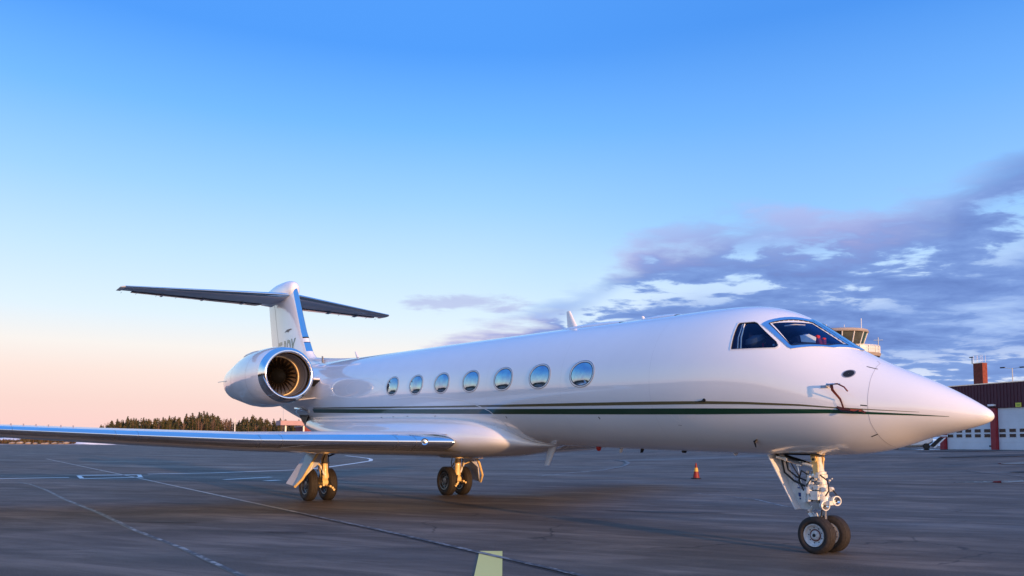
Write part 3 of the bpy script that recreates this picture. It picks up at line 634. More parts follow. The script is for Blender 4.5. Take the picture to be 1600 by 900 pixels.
# cockpit openings: cut as real cavities, then glazed
SIDE = [(3.217, 3.013), (3.225, 3.03), (3.268, 3.425), (3.25, 3.443), (3.03, 3.440), (2.975, 3.415), (2.575, 3.085), (2.535, 3.03), (2.535, 3.005), (2.565, 2.990)]
WSI = [(2.782, .60, 3.383), (2.755, .575, 3.396), (2.40, .16, 3.378), (1.87, .155, 3.004), (2.0, .44, 3.010), (2.36, .72, 3.020), (2.385, .728, 3.035)]
def cutter(poly3, d):
    """prism through the outline poly3 pushed inwards by d"""
    k = len(poly3); c = MB(); d = Vector(d)
    vs = [Vector(p)-d*.35 for p in poly3]+[Vector(p)+d for p in poly3]
    c.add(vs, [tuple(range(k)), tuple(range(2*k-1, k-1, -1))]+[(i, k+i, k+(i+1) % k, (i+1) % k) for i in range(k)], MT['navy'])
    return c
def dens(poly, n=5, close=True):
    out = []; k = len(poly)
    for i in range(k if close else k-1):
        a, b = poly[i], poly[(i+1) % k]
        for j in range(n): out.append(tuple(a[q]+(b[q]-a[q])*j/n for q in range(len(a))))
    if not close: out.append(poly[-1])
    return out
cutters = []
for s in (1, -1):
    c = cutter([(x, s*yfus(x, z), z) for x, z in dens(SIDE, 2)], (0, -s*.62, 0))
    # shift so that the cavity's bottom is flat enough
    cutters.append(c)
    c2 = cutter([(x, s*y, z) for x, y, z in dens([q for q in WSI], 2)], (.42, -s*.30, -.16)); cutters.append(c2)
bpy.context.view_layer.update()
for c in cutters:
    o = c.obj('cutter', None, smooth=0)
    mod = fus.modifiers.new('cut', 'BOOLEAN'); mod.object = o; mod.operation = 'DIFFERENCE'; mod.solver = 'EXACT'; mod.material_mode = 'TRANSFER'
    bpy.context.view_layer.update()
    dg = bpy.context.evaluated_depsgraph_get(); me = bpy.data.meshes.new_from_object(fus.evaluated_get(dg), preserve_all_data_layers=True, depsgraph=dg)
    old = fus.data; fus.modifiers.remove(mod); fus.data = me; me.name = 'fuselage'
    bpy.data.objects.remove(o)
fus.data.set_sharp_from_angle(angle=R_(50))

def patch(poly, m, off, s=1, name=None, parent=None, thick=.008):
    """conformal panel over the polygon (x,z) on the skin"""
    pl = dens(poly, 6); cx = sum(p[0] for p in pl)/len(pl); cz = sum(p[1] for p in pl)/len(pl)
    R0 = [[onsurf(cx+(x-cx)*t, cz+(z-cz)*t, s, off) for x, z in pl] for t in (.02, .3, .6, .85, 1.)]
    R0.append([onsurf(x, z, s, -.004) for x, z in pl])
    mb = MB().grid(R0, m, wrap_v=True); mb.add(R0[0], [tuple(range(len(pl)))], m); return mb
def band(outer, inner, m, off, s=1):
    """conformal frame between two outlines with the same count"""
    A = [onsurf(x, z, s, -.004) for x, z in outer]; B = [onsurf(x, z, s, off) for x, z in outer]; C = [onsurf(x, z, s, off) for x, z in inner]; D_ = [onsurf(x, z, s, -.01) for x, z in inner]
    return MB().grid([A, B, C, D_], m, wrap_v=True)
def ell(cx, cz, a, b, n=40, ex=2.0):
    return [(cx+a*math.copysign(abs(math.cos(t))**(2/ex), math.cos(t)), cz+b*math.copysign(abs(math.sin(t))**(2/ex), math.sin(t))) for t in (2*math.pi*i/n for i in range(n))]
def ribbon(path, w, m, off=.002, s=1):
    path = dens(path, 8, False); P = []
    pts = [onsurf(x, z, s, off) for x, z in path]
    for i, (x, z) in enumerate(path):
        t = (pts[min(i+1, len(pts)-1)]-pts[max(i-1, 0)]).normalized(); b = nrm(x, z, s).cross(t).normalized()*w/2
        P.append([pts[i]+b, pts[i]-b])
    return MB().grid(P, m)

# cheatlines
GT = np.array([(.40, 1.953), (.8, 1.99), (1.223, 2.022), (1.714, 2.068), (2.6, 2.102), (3.712, 2.140), (5, 2.176), (6.686, 2.226), (11.233, 2.362), (15, 2.48), (19.6, 2.632)])
GB = np.array([(.40, 1.949), (.8, 1.972), (1.223, 1.992), (1.714, 2.016), (2.6, 2.030), (3.745, 2.050), (5, 2.080), (6.738, 2.128), (11.31, 2.257), (15, 2.37), (19.6, 2.515)])
OT = np.array([(.70, 2.013), (1.221, 2.058), (1.7, 2.100), (2.136, 2.150), (3.0, 2.215), (3.677, 2.249), (5, 2.289), (6.64, 2.33), (11.187, 2.436), (16.02, 2.572), (19.5, 2.672)])
OB = np.array([(.70, 2.010), (1.221, 2.048), (1.7, 2.085), (2.139, 2.128), (3.0, 2.180), (3.689, 2.205), (5, 2.237), (6.66, 2.278), (11.207, 2.398), (16.05, 2.535), (19.5, 2.640)])
for s in (1, -1):
    for nme, A, B, m in (('green_stripe', GT, GB, 'green'), ('gold_stripe', OT, OB, 'olive')):
        X = np.concatenate([np.linspace(A[0, 0], 3, 60), np.linspace(3.1, A[-1, 0], 130)]); P = []
        for x in X:
            zt, zb = np.interp(x, A[:, 0], A[:, 1]), np.interp(x, B[:, 0], B[:, 1]); P.append([onsurf(x, zb+(zt-zb)*t, s, .005) for t in (0, .33, .66, 1)])
        MB().grid(P, MT[m]).obj(nme, jet, smooth=60)

# cabin windows
for s in (1, -1):
    for i, (x, z) in enumerate([(13.913, 3.045), (12.652, 3.007), (11.426, 2.975), (10.176, 2.944), (8.939, 2.916), (7.703, 2.889), (6.447, 2.854)]):
        o = band(ell(x, z, .340, .250, ex=2.15), ell(x, z, .322, .236, ex=2.15), MT['ring'], .008, s).obj('window', jet, smooth=30)
        band(ell(x, z, .322, .236, ex=2.15), ell(x, z, .302, .220, ex=2.15), MT['paint2'], .006, s).obj('window_rim', o, smooth=30)
        band(ell(x, z, .303, .221, ex=2.15), ell(x, z, .285, .206, ex=2.15), MT['dark'], .004, s).obj('window_seal', o, smooth=30)
        R1 = [[onsurf(x+(px-x)*t, z+(pz-z)*t, s, .003+.018*(1-t*t)) for px, pz in ell(x, z, .292, .211, ex=2.15)] for t in (.02, .25, .5, .75, 1)]
        MB().grid(R1, MT['cabin'], wrap_v=True).add(R1[0], [tuple(range(40))], MT['cabin']).obj('pane', o, smooth=60)

# cockpit side windows
for s in (1, -1):
    big = []
    cx, cz = sum(p[0] for p in SIDE)/len(SIDE), sum(p[1] for p in SIDE)/len(SIDE)
    q = dens(SIDE, 4); out = [(cx+(x-cx)*1.05, cz+(z-cz)*1.06) for x, z in q]; inn = [(cx+(x-cx)*.965, cz+(z-cz)*.95) for x, z in q]
    fr_ = band(out, q, MT['paint2'], .007, s).obj('side_window', jet, smooth=30); band(q, inn, MT['black'], .003, s).obj('window_seal', fr_, smooth=30)
    pb = patch([(cx+(x-cx)*1.0, cz+(z-cz)*1.0) for x, z in SIDE], MT['tint'], -.006, s); pb.f = pb.f[:]; pb.obj('pane', fr_, smooth=60)
    mb = MB(); mb.tube([(3.10, s*.93, 3.02), (3.14, s*.86, 3.2), (3.165, s*.74, 3.42)], .012, MT['gearw'], 5); mb.tube([(3.14, s*.95, 3.02), (3.18, s*.88, 3.2), (3.20, s*.74, 3.42)], .008, MT['gearw'], 5); mb.obj('window_post', fr_)
    MB().lathe([(0, 0), (.02, .12), (.10, .17), (.16, .14), (.19, 0)], (3.02, s*.62, 3.06), (.1, s*.4, 1), MT['seat'], 14).obj('headrest', fr_)
    MB().box((2.87, s*.70, 3.04), (.02, .02, .12), MT['redcloth'] if 'redcloth' in MT else MT['redc']).obj('harness_strap', fr_)
    MB().box((2.66, s*.72, 3.05), (.03, .03, .025), MT['paper']).box((2.62, s*.70, 3.075), (.012, .02, .05), MT['paper']).obj('instrument_knob', fr_)

# windshield: metal surround in one ring per side, glass, glare shield things
def ray_y(x, z):
    return yfus(x, z)
def fus_pt(x, y, z, off):    # push a point onto the skin radially
    zt, zb, w, zm = prof(x); h = (zt-zm) if z > zm else (zm-zb); k = math.sqrt((y/w)**2+((z-zm)/h)**2)
    Y, Z_ = y/k, zm+(z-zm)/k; n = Vector((0, Y/w**2, (Z_-zm)/h**2)); zt2, zb2, w2, zm2 = prof(x-.02)
    n.x = 0; n.normalize(); slope = ((prof(x+.02)[0]-prof(x-.02)[0])/.04); n = Vector((-slope*max(0, n.z), n.y, n.z)).normalized()
    return Vector((x, Y, Z_))+n*off
WSO = [(2.900, .675, 3.375), (2.885, .655, 3.43), (2.84, .58, 3.465), (2.46, .055, 3.46), (1.72, .05, 2.93), (1.90, .40, 2.962), (2.345, .76, 2.962), (2.395, .765, 2.985)]
WSN = [(2.795, .615, 3.372), (2.785, .60, 3.392), (2.755, .57, 3.402), (2.40, .14, 3.382), (1.86, .14, 3.000), (1.98, .43, 3.004), (2.355, .722, 3.012), (2.388, .732, 3.035)]
for s in (1, -1):
    A = dens(WSO, 8); B = dens(WSN, 8)
    rows = [[fus_pt(x, s*y, z, -.01) for x, y, z in A], [fus_pt(x, s*y, z, .010) for x, y, z in A], [fus_pt(x, s*y, z, .010) for x, y, z in B], [fus_pt(x, s*y, z, -.02) for x, y, z in B]]
    fr_ = MB().grid(rows, MT['wsframe'], wrap_v=True).obj('windshield', jet, smooth=30)
    A2 = [tuple(b[q]+(a[q]-b[q])*1.10 for q in range(3)) for a, b in zip(A, B)]
    rows = [[fus_pt(x, s*y, z, .002) for x, y, z in A2], [fus_pt(x, s*y, z, .004) for x, y, z in A2], [fus_pt(x, s*y, z, .004) for x, y, z in A]]
    MB().grid(rows, MT['linew'], wrap_v=True).obj('sealant_bead', fr_, smooth=30)
    A3 = [tuple(b[q]+(a[q]-b[q])*.16 for q in range(3)) for a, b in zip(A, B)]
    rows = [[fus_pt(x, s*y, z, .0115) for x, y, z in A3], [fus_pt(x, s*y, z, .0125) for x, y, z in B], [fus_pt(x, s*y, z, -.01) for x, y, z in B]]
    MB().grid(rows, MT['black'], wrap_v=True).obj('window_seal', fr_, smooth=30)
    cc = tuple(sum(p[q] for p in B)/len(B) for q in range(3))
    rows = [[fus_pt(*(cc[q]+(p[q]-cc[q])*t*(1 if q != 1 else 1) if q != 1 else s*(cc[1]+(p[1]-cc[1])*t) for q in range(3)), -.004) for p in B] for t in (.02, .35, .7, 1.0)]
    MB().grid(rows, MT['tint'], wrap_v=True).add(rows[0], [tuple(range(len(B)))], MT['tint']).obj('pane', fr_, smooth=60)
    MB().plate([(2.14, s*.48, 3.05), (2.34, s*.52, 3.08), (2.37, s*.50, 3.17), (2.24, s*.48, 3.185), (2.14, s*.46, 3.13)], .01, MT['paper']).obj('chart', fr_, smooth=0)
    mb = MB().box((2.17, s*.37, 3.085), (.10, .08, .16), MT['redc'], Matrix.Rotation(.4, 3, 'Y')).box((2.11, s*.33, 3.07), (.08, .06, .12), MT['redc']); mb.obj('cover_cloth', fr_, bevel=.02)
    MB().plate([(1.90, s*.2, 2.99), (2.0, s*.44, 2.995), (2.45, s*.62, 3.03), (2.6, s*.3, 3.10), (2.2, s*.15, 3.07)], .02, MT['duct']).obj('glare_shield', fr_, smooth=0)
    mb = MB().tube([(2.62, s*.52, 3.345), (2.5, s*.42, 3.36), (2.42, s*.30, 3.35)], .014, MT['duct'], 6); mb.obj('sun_visor', fr_)
# centre post
P = []
for k in range(13):
    x = 1.70+.80*k/12; zt = prof(x)[0]; P.append([fus_pt(x, y, zt-.002, .013) for y in (-.05, 0, .05)])
MB().grid(P, MT['wsframe']).obj('centre_post', jet)

# panel lines on the nose, tick marks, ports
seam = [(1.40, 2.745), (1.335, 2.70), (1.309, 2.583), (1.284, 2.356), (1.274, 2.122), (1.268, 1.885), (1.237, 1.716), (1.21, 1.56)]
for s in (1, -1):
    ribbon(seam, .005, MT['line'], .0015, s).obj('radome_seam', jet)
    for a_, b_ in (((1.42, 2.655), (1.29, 2.612)), ((1.36, 2.116), (1.28, 2.106)), ((1.33, 1.697), (1.24, 1.73))):
        ribbon([a_, b_], .014, MT['black'], .002, s).obj('latch_mark', jet)
    MB().grid([[onsurf(x, z, s, .004) for x, z in ell(1.566, 2.555, r_*.062, r_*.047, 20)] for r_ in (.05, 1)], MT['black'], wrap_v=True).obj('sensor_port', jet)
    MB().grid([[onsurf(x, z, s, .003) for x, z in ell(1.566, 2.555, r_*.076, r_*.058, 20)] for r_ in (.8, 1)], MT['duct'], wrap_v=True).obj('port_ring', jet)
    # access door arcs
    ribbon([(16.86, 3.17), (16.6, 3.30), (16.0, 3.36), (15.4, 3.34), (14.8, 3.25), (14.4, 3.12), (14.25, 3.02)], .010, MT['linew'], .002, s).obj('door_outline', jet)
    ribbon([(16.86, 3.17), (16.7, 3.0), (16.2, 2.91), (15.4, 2.88), (14.8, 2.92), (14.4, 2.98), (14.25, 3.02)], .010, MT['linew'], .002, s).obj('door_outline', jet)
    ribbon([(13.9, 2.71), (12.953, 2.72), (12.0, 2.68), (11.124, 2.61), (10.5, 2.53), (10.088, 2.44), (9.8, 2.36), (9.542, 2.27), (9.30, 2.10), (9.14, 1.86), (9.02, 1.66)], .020, MT['linew'], .009, s).obj('fairing_seal', jet)
    for x, z in ((9.025, 2.123), (6.147, 2.045)):
        ribbon([(x, z+.02), (x-.02, z-.02)], .022, MT['black'], .003, s).obj('drain_hole', jet)
    ribbon([(4.40, 2.06), (4.34, 1.98), (4.26, 1.93), (4.24, 2.06)], .012, MT['linew'], .008, s).obj('vent_outline', jet)
    for k in range(7): ribbon([(4.07-.022*k, 2.055), (4.09-.024*k, 1.985+.006*abs(k-3))], .008, MT['linew'], .008, s).obj('vent_slot', jet)
    ribbon([(4.35, 1.893), (4.28, 1.886)], .012, MT['line'], .003, s).obj('vent_lip', jet)
    MB().plate([onsurf(3.13, 1.63, s, .0), onsurf(3.04, 1.66, s, .0), onsurf(3.04, 1.66, s, .07), onsurf(3.10, 1.60, s, .07)], .02, MT['black']).obj('drain_mast', jet)
    MB().cyl(onsurf(3.67, 2.262, s, -.005), onsurf(3.67, 2.262, s, .012), .028, MT['black'], n=10).cyl(onsurf(3.67, 2.262, s, .01), onsurf(3.80, 2.250, s, .05), .008, MT['black'], n=6).obj('vane', jet)
    for k, (x, z) in enumerate(((14.9, 2.26), (14.2, 2.255), (13.4, 2.25), (12.0, 2.22))):
        ribbon([(x, z), (x-.10, z+.003)], .02, MT['line'], .003, s).obj('fairing_fastener', jet)
# faint skin joints round the barrel
jm = mat('skin_joint', (.66, .66, .68), .5)
for x in (4.75, 7.05, 9.55, 12.0, 14.5, 17.3):
    zt, zb, w, zm = prof(x); P = []
    for i in range(57):
        a = -1.15+(math.pi+2.3)*i/56; c_, s_ = math.cos(a), math.sin(a); hh = (zt-zm) if s_ > 0 else (zm-zb)
        P.append([(x+dx, (w+.0012)*c_, zm+(hh+.0012)*s_) for dx in (-.003, .003)])
    MB().grid(P, jm).obj('skin_joint', jet)
for s in (1, -1): ribbon([(3.6, 3.72), (5.0, 3.74), (8.0, 3.82), (12.0, 3.93), (18.0, 4.08)], .006, jm, .0015, s).obj('skin_joint', jet)
# pitot probe with a hanging red cover strap
for s in (1, -1):
    a = onsurf(1.79, 2.385, s, 0); b = onsurf(1.76, 2.38, s, .10)
    mb = MB().plate([onsurf(1.86, 2.40, s, .003), onsurf(1.86, 2.36, s, .003), onsurf(1.72, 2.365, s, .003), onsurf(1.72, 2.40, s, .003)], .01, MT['duct'])
    mb.cyl(a, b, .018, MT['steel'], n=8).cyl(b, b+Vector((-.20, s*.01, -.005)), .014, MT['steel'], .009, 8); pr = mb.obj('pitot_probe', jet)
    b2 = b+Vector((-.06, 0, 0)); c2 = onsurf(1.60, 2.20, s, .035); d2 = onsurf(1.56, 2.075, s, .03); e2 = onsurf(1.30, 2.045, s, .03)
    def strapm(pts, w):
        P = []; pts = [Vector(q) for q in pts]
        for i, q in enumerate(pts):
            t = (pts[min(i+1, len(pts)-1)]-pts[max(i-1, 0)]).normalized(); bb = Vector((0, s, .2)).cross(t).normalized()*w[i]/2; P.append([q+bb, q-bb])
        g_ = MB().grid(P, MT['redtag']); P2 = [[p+Vector((0, -s*.006, 0)) for p in r_][::-1] for r_ in P]; g_.grid(P2, MT['redtag']); return g_
    strapm([b2+Vector((0, 0, .01)), b2+Vector((-.015, 0, -.08)), c2, c2+Vector((-.02, 0, -.05)), d2], [.045, .036, .026, .020, .024]).obj('cover_strap', pr, smooth=0)
    strapm([d2+Vector((.11, 0, .03)), d2+Vector((.03, 0, .0)), d2+Vector((-.10, 0, -.02)), e2+Vector((.05, 0, 0)), e2+Vector((0, 0, -.03))], [.03, .038, .026, .026, .022]).obj('cover_strap', pr, smooth=0)
    MB().tube([b2, b2+Vector((-.10, s*.01, -.0)), b2+Vector((-.20, s*.02, -.05)), b2+Vector((-.25, s*.02, -.11))], .010, MT['redtag'], 6).obj('strap_cord', pr)
    MB().tube([d2+Vector((.10, 0, .01)), d2+Vector((.02, s*.01, -.035)), d2+Vector((-.12, s*.01, -.06)), d2+Vector((-.22, 0, -.03))], .009, MT['black'], 6).obj('strap_cord', pr)

# belly fairing
P = []
for i in range(90):
    x = FB[0, 0]+.005+(FB[-1, 0]-FB[0, 0]-.01)*(i/89); b, zb, zt = fair(x); c = zb+(zt-zb)*.42; row = []
    for j in range(64):
        a = 2*math.pi*j/64; ca, sa = math.cos(a), math.sin(a); hh = (zt-c) if sa > 0 else (c-zb)
        row.append((x, b*math.copysign(abs(ca)**(2/2.3), ca), c+hh*math.copysign(abs(sa)**(2/2.3), sa)))
    P.append(row)
mb = MB().grid(P, MT['paint'], wrap_v=True); mb.obj('belly_fairing', jet, smooth=60)

# ---- wings
def airf(t):   # half thickness, t/c = 1
    return 5*(.2969*math.sqrt(t)-.126*t-.3516*t*t+.2843*t**3-.1030*t**4)
WY = [1.0, 1.25, 1.7, 2.3, 3, 4, 5.1, 6.2, 7.4, 8.5, 9.6, 10.8, 12, 13.2, 14.0]
def wing_at(y):
    xle = 10.46+(y-1.3)*math.tan(R_(29.5)); ch = float(np.interp(y, [1.0, 5.0, 14.0], [6.6, 4.35, 1.55])); zle = float(np.interp(y, [1.0, 3.2, 5.1, 7.4, 9.6, 14.0], [1.605, 1.61, 1.62, 1.71, 1.81, 2.02]))
    tc_ = float(np.interp(y, [1, 5, 14], [.094, .104, .092])); return xle, ch, zle, tc_
TT = [0, .0008, .0025, .006, .011, .018, .028, .042, .060, .09, .14, .22, .33, .45, .58, .72, .86, .95, 1.0]
def wpt(y, t, up):
    xle, ch, zle, tc_ = wing_at(y); h = airf(t)*tc_*ch; z = zle+(h*.86 if up else -h*1.12)-.012*ch*t*0; return (xle+t*ch, y, z)
def wing(s):
    w = []; NT = len(TT)
    def loop(y, ts): return [(p[0], s*p[1], p[2]) for p in [wpt(y, t, True) for t in reversed(ts)]+[wpt(y, t, False) for t in ts[1:]]]
    yy = np.interp(np.linspace(0, len(WY)-1, 50), range(len(WY)), WY)
    P = [loop(y, TT[7:]) for y in yy]
    # skin: upper and lower without the leading edge
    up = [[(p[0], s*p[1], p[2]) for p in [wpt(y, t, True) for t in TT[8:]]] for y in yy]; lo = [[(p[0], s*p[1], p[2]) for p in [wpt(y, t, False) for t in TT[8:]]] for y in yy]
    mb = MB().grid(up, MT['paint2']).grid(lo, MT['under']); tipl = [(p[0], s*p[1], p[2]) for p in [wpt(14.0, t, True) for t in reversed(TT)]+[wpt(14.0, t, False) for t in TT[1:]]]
    mb.add(tipl, [tuple(range(len(tipl)))], MT['paint2']); wg = mb.obj('wing', jet, smooth=40)
    LEt = TT[:9]; le = []
    for y, k in [(1.36, .04), (1.361, .4), (1.366, .65), (1.376, .82), (1.39, .92), (1.42, .98), (1.46, 1.0), (1.55, 1.0)]+[(y, 1.0) for y in yy if y > 1.74]:
        xle, ch, zle, tc_ = wing_at(y); pts = [wpt(y, t, True) for t in reversed(LEt)]+[wpt(y, t, False) for t in LEt[1:]]
        le.append([(p[0]+(1-k)*.06, s*p[1], zle+(p[2]-zle)*k) for p in pts])
    MB().grid(le, MT['metal']).obj('leading_edge', wg, smooth=60)
    # thin joint lines round the leading edge
    for y in (2.1, 2.45, 4.6, 5.0, 7.2, 7.6, 9.4):
        P = []
        for yv in (y, y+.012):
            P.append([(p[0]-.002, s*p[1], p[2]+(.002 if i < 9 else -.002)) for i, p in enumerate([wpt(yv, t, True) for t in reversed(LEt)]+[wpt(yv, t, False) for t in LEt[1:]])])
        MB().grid(P, MT['steel']).obj('slat_joint', wg)
    # landing light in the root
    xl, ch, zl, _ = wing_at(1.95)
    c = Vector((xl+.012, s*1.95, zl)); ax = Vector((-.87, s*.5, 0)).normalized()
    o = MB().lathe([(0, .062), (.022, .085), (.03, .075), (.012, .055), (.0, 0)], c, ax, MT['chrome'], 24).obj('landing_light', wg)
    MB().lathe([(.0, .055), (.006, .03), (.016, 0)], c+ax*.010, ax, MT['steel'], 20).obj('lamp_lens', o)
    # painted root behind the polished leading edge
    P = []
    for y in (1.0, 1.3, 1.5, 1.9):
        xle, ch, zle, tc_ = wing_at(y); pts = [wpt(y, t, True) for t in reversed(TT[:10])]+[wpt(y, t, False) for t in TT[1:10]]
        P.append([(p[0]+.26, s*y, zle+(p[2]-zle)*.78) for p in pts])
    MB().grid(P, MT['paint']).obj('wing_root', wg, smooth=60)
    # flap track fairings, vortex strips, winglet
    for y in ():
        xle, ch, zle, tc_ = wing_at(y); MB().lathe([(0, 0), (.15, .06), (.6, .13), (1.1, .12), (1.6, .05), (1.75, 0)], (xle+ch*.62, s*y, zle-.16*tc_*ch-.12), (1, 0, .02), MT['under'], 12).obj('flap_track_fairing', wg)
    if s > 0 or True:
        for k in range(9):
            y = 8.3+k*.22; xle, ch, zle, tc_ = wing_at(y); q = wpt(y, .12, True); MB().plate([(q[0], s*q[1], q[2]-.01), (q[0]+.06, s*q[1]+.02, q[2]-.01), (q[0]+.06, s*q[1]+.02, q[2]+.045), (q[0]+.02, s*q[1], q[2]+.045)], .006, MT['line']).obj('vortex_generator', wg, smooth=0)
    xle, ch, zle, tc_ = wing_at(14.0); P = []
    for f_, dy, dz, dx, cc in ((0, 0, 0, 0, 1.0), (.3, .12, .08, .12, .92), (.6, .22, .35, .35, .75), (1, .42, 1.55, 1.25, .42)):
        rowp = []
        for t in list(reversed(TT))+TT[1:]: pass
        for i, t in enumerate(list(reversed(TT))+TT[1:]):
            h = airf(t)*.08*ch*cc*(1 if i < len(TT) else -1); ang = min(1, f_*1.8)*R_(78)
            rowp.append((xle+dx+t*ch*cc, s*(14.0+dy-h*math.sin(ang)), zle+dz+h*math.cos(ang)))
        P.append(rowp)
    MB().grid(P, MT['paint']).add(P[-1], [tuple(range(len(P[-1])))], MT['paint']).obj('winglet', wg, smooth=50)
    return wg
wing(1); wing(-1)

# ---- engines
def engine(s):
    ez = 3.62; o = Vector((18.72, s*2.17, ez)); ax = (1, 0, 0)
    mb = MB().lathe([(.30, .855), (.6, .895), (1.1, .925), (1.7, .935), (2.3, .92), (2.9, .87), (3.6, .77), (4.2, .68), (4.75, .60), (4.80, .585), (4.7, .57)], o, ax, MT['paint'], 72); nc = mb.obj('engine_nacelle', jet, smooth=50)
    MB().lathe([(.302, .856), (.20, .838), (.11, .812), (.04, .775), (.005, .735), (.0, .715), (.01, .69), (.05, .665), (.12, .648), (.20, .640)], o, ax, MT['metal'], 72).obj('intake_lip', nc, smooth=60)
    MB().lathe([(.20, .640), (.45, .628), (.75, .622), (1.25, .62)], o, ax, MT['duct'], 64).obj('intake_duct', nc, smooth=60)
    MB().lathe([(.36, .634), (.362, .628), (.375, .627), (.377, .632)], o, ax, MT['dark'], 64).obj('duct_joint', nc)
    MB().lathe([(.86, .62), (.862, .60), (.95, .60), (.955, .62)], o, ax, MT['geary'], 64).obj('fan_case_ring', nc)
    MB().lathe([(1.22, 0), (1.22, .62)], o, ax, MT['dark'], 48).obj('fan_backing', nc)
    MB().lathe([(.62, 0), (.63, .05), (.70, .12), (.82, .19), (.98, .235), (1.12, .25)], o, ax, MT['void'], 32).obj('spinner', nc)
    MB().lathe([(.99, .232), (.985, .242), (1.0, .250), (1.01, .240)], o, ax, MT['bronze'], 32).obj('spinner_ring', nc)
    me = None
    for k in range(24):
        th = 2*math.pi*k/24
        if me is None:
            P = []
            for r_, tw, cd in ((.235, .35, .15), (.34, .62, .19), (.46, .9, .22), (.56, 1.08, .23), (.612, 1.15, .23)):
                dx, dt = math.cos(tw)*cd/2, math.sin(tw)*cd/2
                P.append([(1.03-dx, r_, -dt*s), (1.03-dx*.3, r_, -dt*.35*s+.012*s), (1.03+dx*.4, r_, dt*.45*s+.012*s), (1.03+dx, r_, dt*s)])
            bm_ = MB().grid(P, MT['bronze']); me = bm_.mesh('fan_blade', 60)
        b = bpy.data.objects.new('fan_blade', me); COL.objects.link(b); b.location = o; b.rotation_euler = (th, 0, 0); setpar(b, nc); 
    # anti-ice scoop lines, cowl joint
    for d in (1.28, 3.05):
        r_ = float(np.interp(d, [1.1, 1.7, 2.9, 3.6], [.925, .935, .87, .77]))
        MB().lathe([(d, r_+.0015), (d+.014, r_+.0015)], o, ax, MT['line'], 72).obj('cowl_joint', nc)
    MB().lathe([(4.5, .56), (4.9, .50), (5.15, .42), (5.1, .38), (4.4, .36)], o, ax, MT['hot'], 40).obj('exhaust_nozzle', nc)
    MB().lathe([(4.4, .36), (4.42, 0)], o, ax, MT['dark'], 30).obj('exhaust_core', nc)
    MB().cyl(o+Vector((4.0, s*.72, 0)), o+Vector((5.15, s*.66, .03)), .012, MT['steel'], n=6).obj('static_wick', nc)
    # long shallow blister on top of the cowl
    MB().lathe([(0, 0), (.15, .035), (.7, .06), (1.3, .05), (1.7, 0)], o+Vector((1.4, s*.45, .80)), (1, 0, -.03), MT['tail'], 12).obj('cowl_blister', nc)
    # pylon
    P = []
    for y, x0, ln, th_, z in ((.80, 18.85, 5.3, .34, 3.52), (1.0, 19.1, 4.9, .26, 3.55), (1.25, 19.35, 4.4, .22, 3.58), (1.42, 19.35, 4.2, .24, 3.62)):
        row = []
        for i, t in enumerate(list(reversed(TT))+TT[1:]):
            h = airf(t)*th_*2.2/2*(1 if i < len(TT) else -1); row.append((x0+t*ln, s*y, z+h))
        P.append(row)
    py = MB().grid(P, MT['paint']).obj('engine_pylon', jet, smooth=50)
    MB().plate([(18.95, s*.98, 3.50), (19.5, s*1.36, 3.55), (19.75, s*1.36, 3.40), (19.25, s*.98, 3.32)], .03, MT['dark']).obj('pylon_inlet', py, smooth=0)
    # small strake under the nacelle
    MB().plate([(18.9, s*1.02, 2.98), (19.9, s*1.62, 2.90), (20.4, s*1.62, 2.95), (20.2, s*1.0, 3.05)], .03, MT['paint2']).obj('strake', jet, smooth=0)
engine(1); engine(-1)

# ---- fin, rudder, cap
FZ = [4.15, 4.6, 5.2, 6.0, 6.7, 7.2, 7.42]
def fin_at(z):
    le = float(np.interp(z, [4.15, 4.45, 4.75, 5.1, 5.6, 7.42], [21.0, 21.9, 22.45, 22.72, 23.12, 24.22])); te = float(np.interp(z, [4.15, 5.3, 7.1, 7.42], [26.2, 26.65, 27.2, 27.3])); return le, te
def yfin(x, z):
    le, te = fin_at(z); t = min(1, max(0, (x-le)/(te-le))); return airf(t)*float(np.interp(z, [4.3, 7.4], [.125, .115]))*(te-le)
zz_ = np.linspace(4.15, 7.42, 30)
LE0 = 6
def finrow(z, ts, s): le, te = fin_at(z); return [(le+t*(te-le), s*yfin(le+t*(te-le), z), z) for t in ts]
fts = TT[7:15]+[.70]; rts = [.71, .8, .9, 1.0]
mb = MB(); 
for s in (1, -1): mb.grid([finrow(z, fts, s) for z in zz_], MT['paint'])
fin = mb.obj('tail_fin', jet, smooth=50)
mb = MB()
for s in (1, -1): mb.grid([finrow(z, rts, s) for z in zz_[4:]], MT['paint'])
mb.obj('rudder', fin, smooth=50)
lts = TT[:8]
zl_ = [z for z in zz_ if z > 4.75]
MB().grid([[p for p in finrow(z, list(reversed(lts)), 1)]+finrow(z, lts[1:], -1) for z in zl_ if z < 5.22], MT['metal']).obj('leading_edge', fin, smooth=60)
MB().grid([[p for p in finrow(z, list(reversed(lts)), 1)]+finrow(z, lts[1:], -1) for z in zl_ if z > 5.3], MT['metal']).obj('leading_edge', fin, smooth=60)
MB().grid([[p for p in finrow(z, list(reversed(lts)), 1)]+finrow(z, lts[1:], -1) for z in (5.19, 5.25, 5.34)], MT['paint']).obj('leading_edge_joint', fin, smooth=60)
MB().grid([[p for p in finrow(z, list(reversed(lts)), 1)]+finrow(z, lts[1:], -1) for z in zz_ if z <= 4.9], MT['paint']).obj('fin_root', fin, smooth=60)
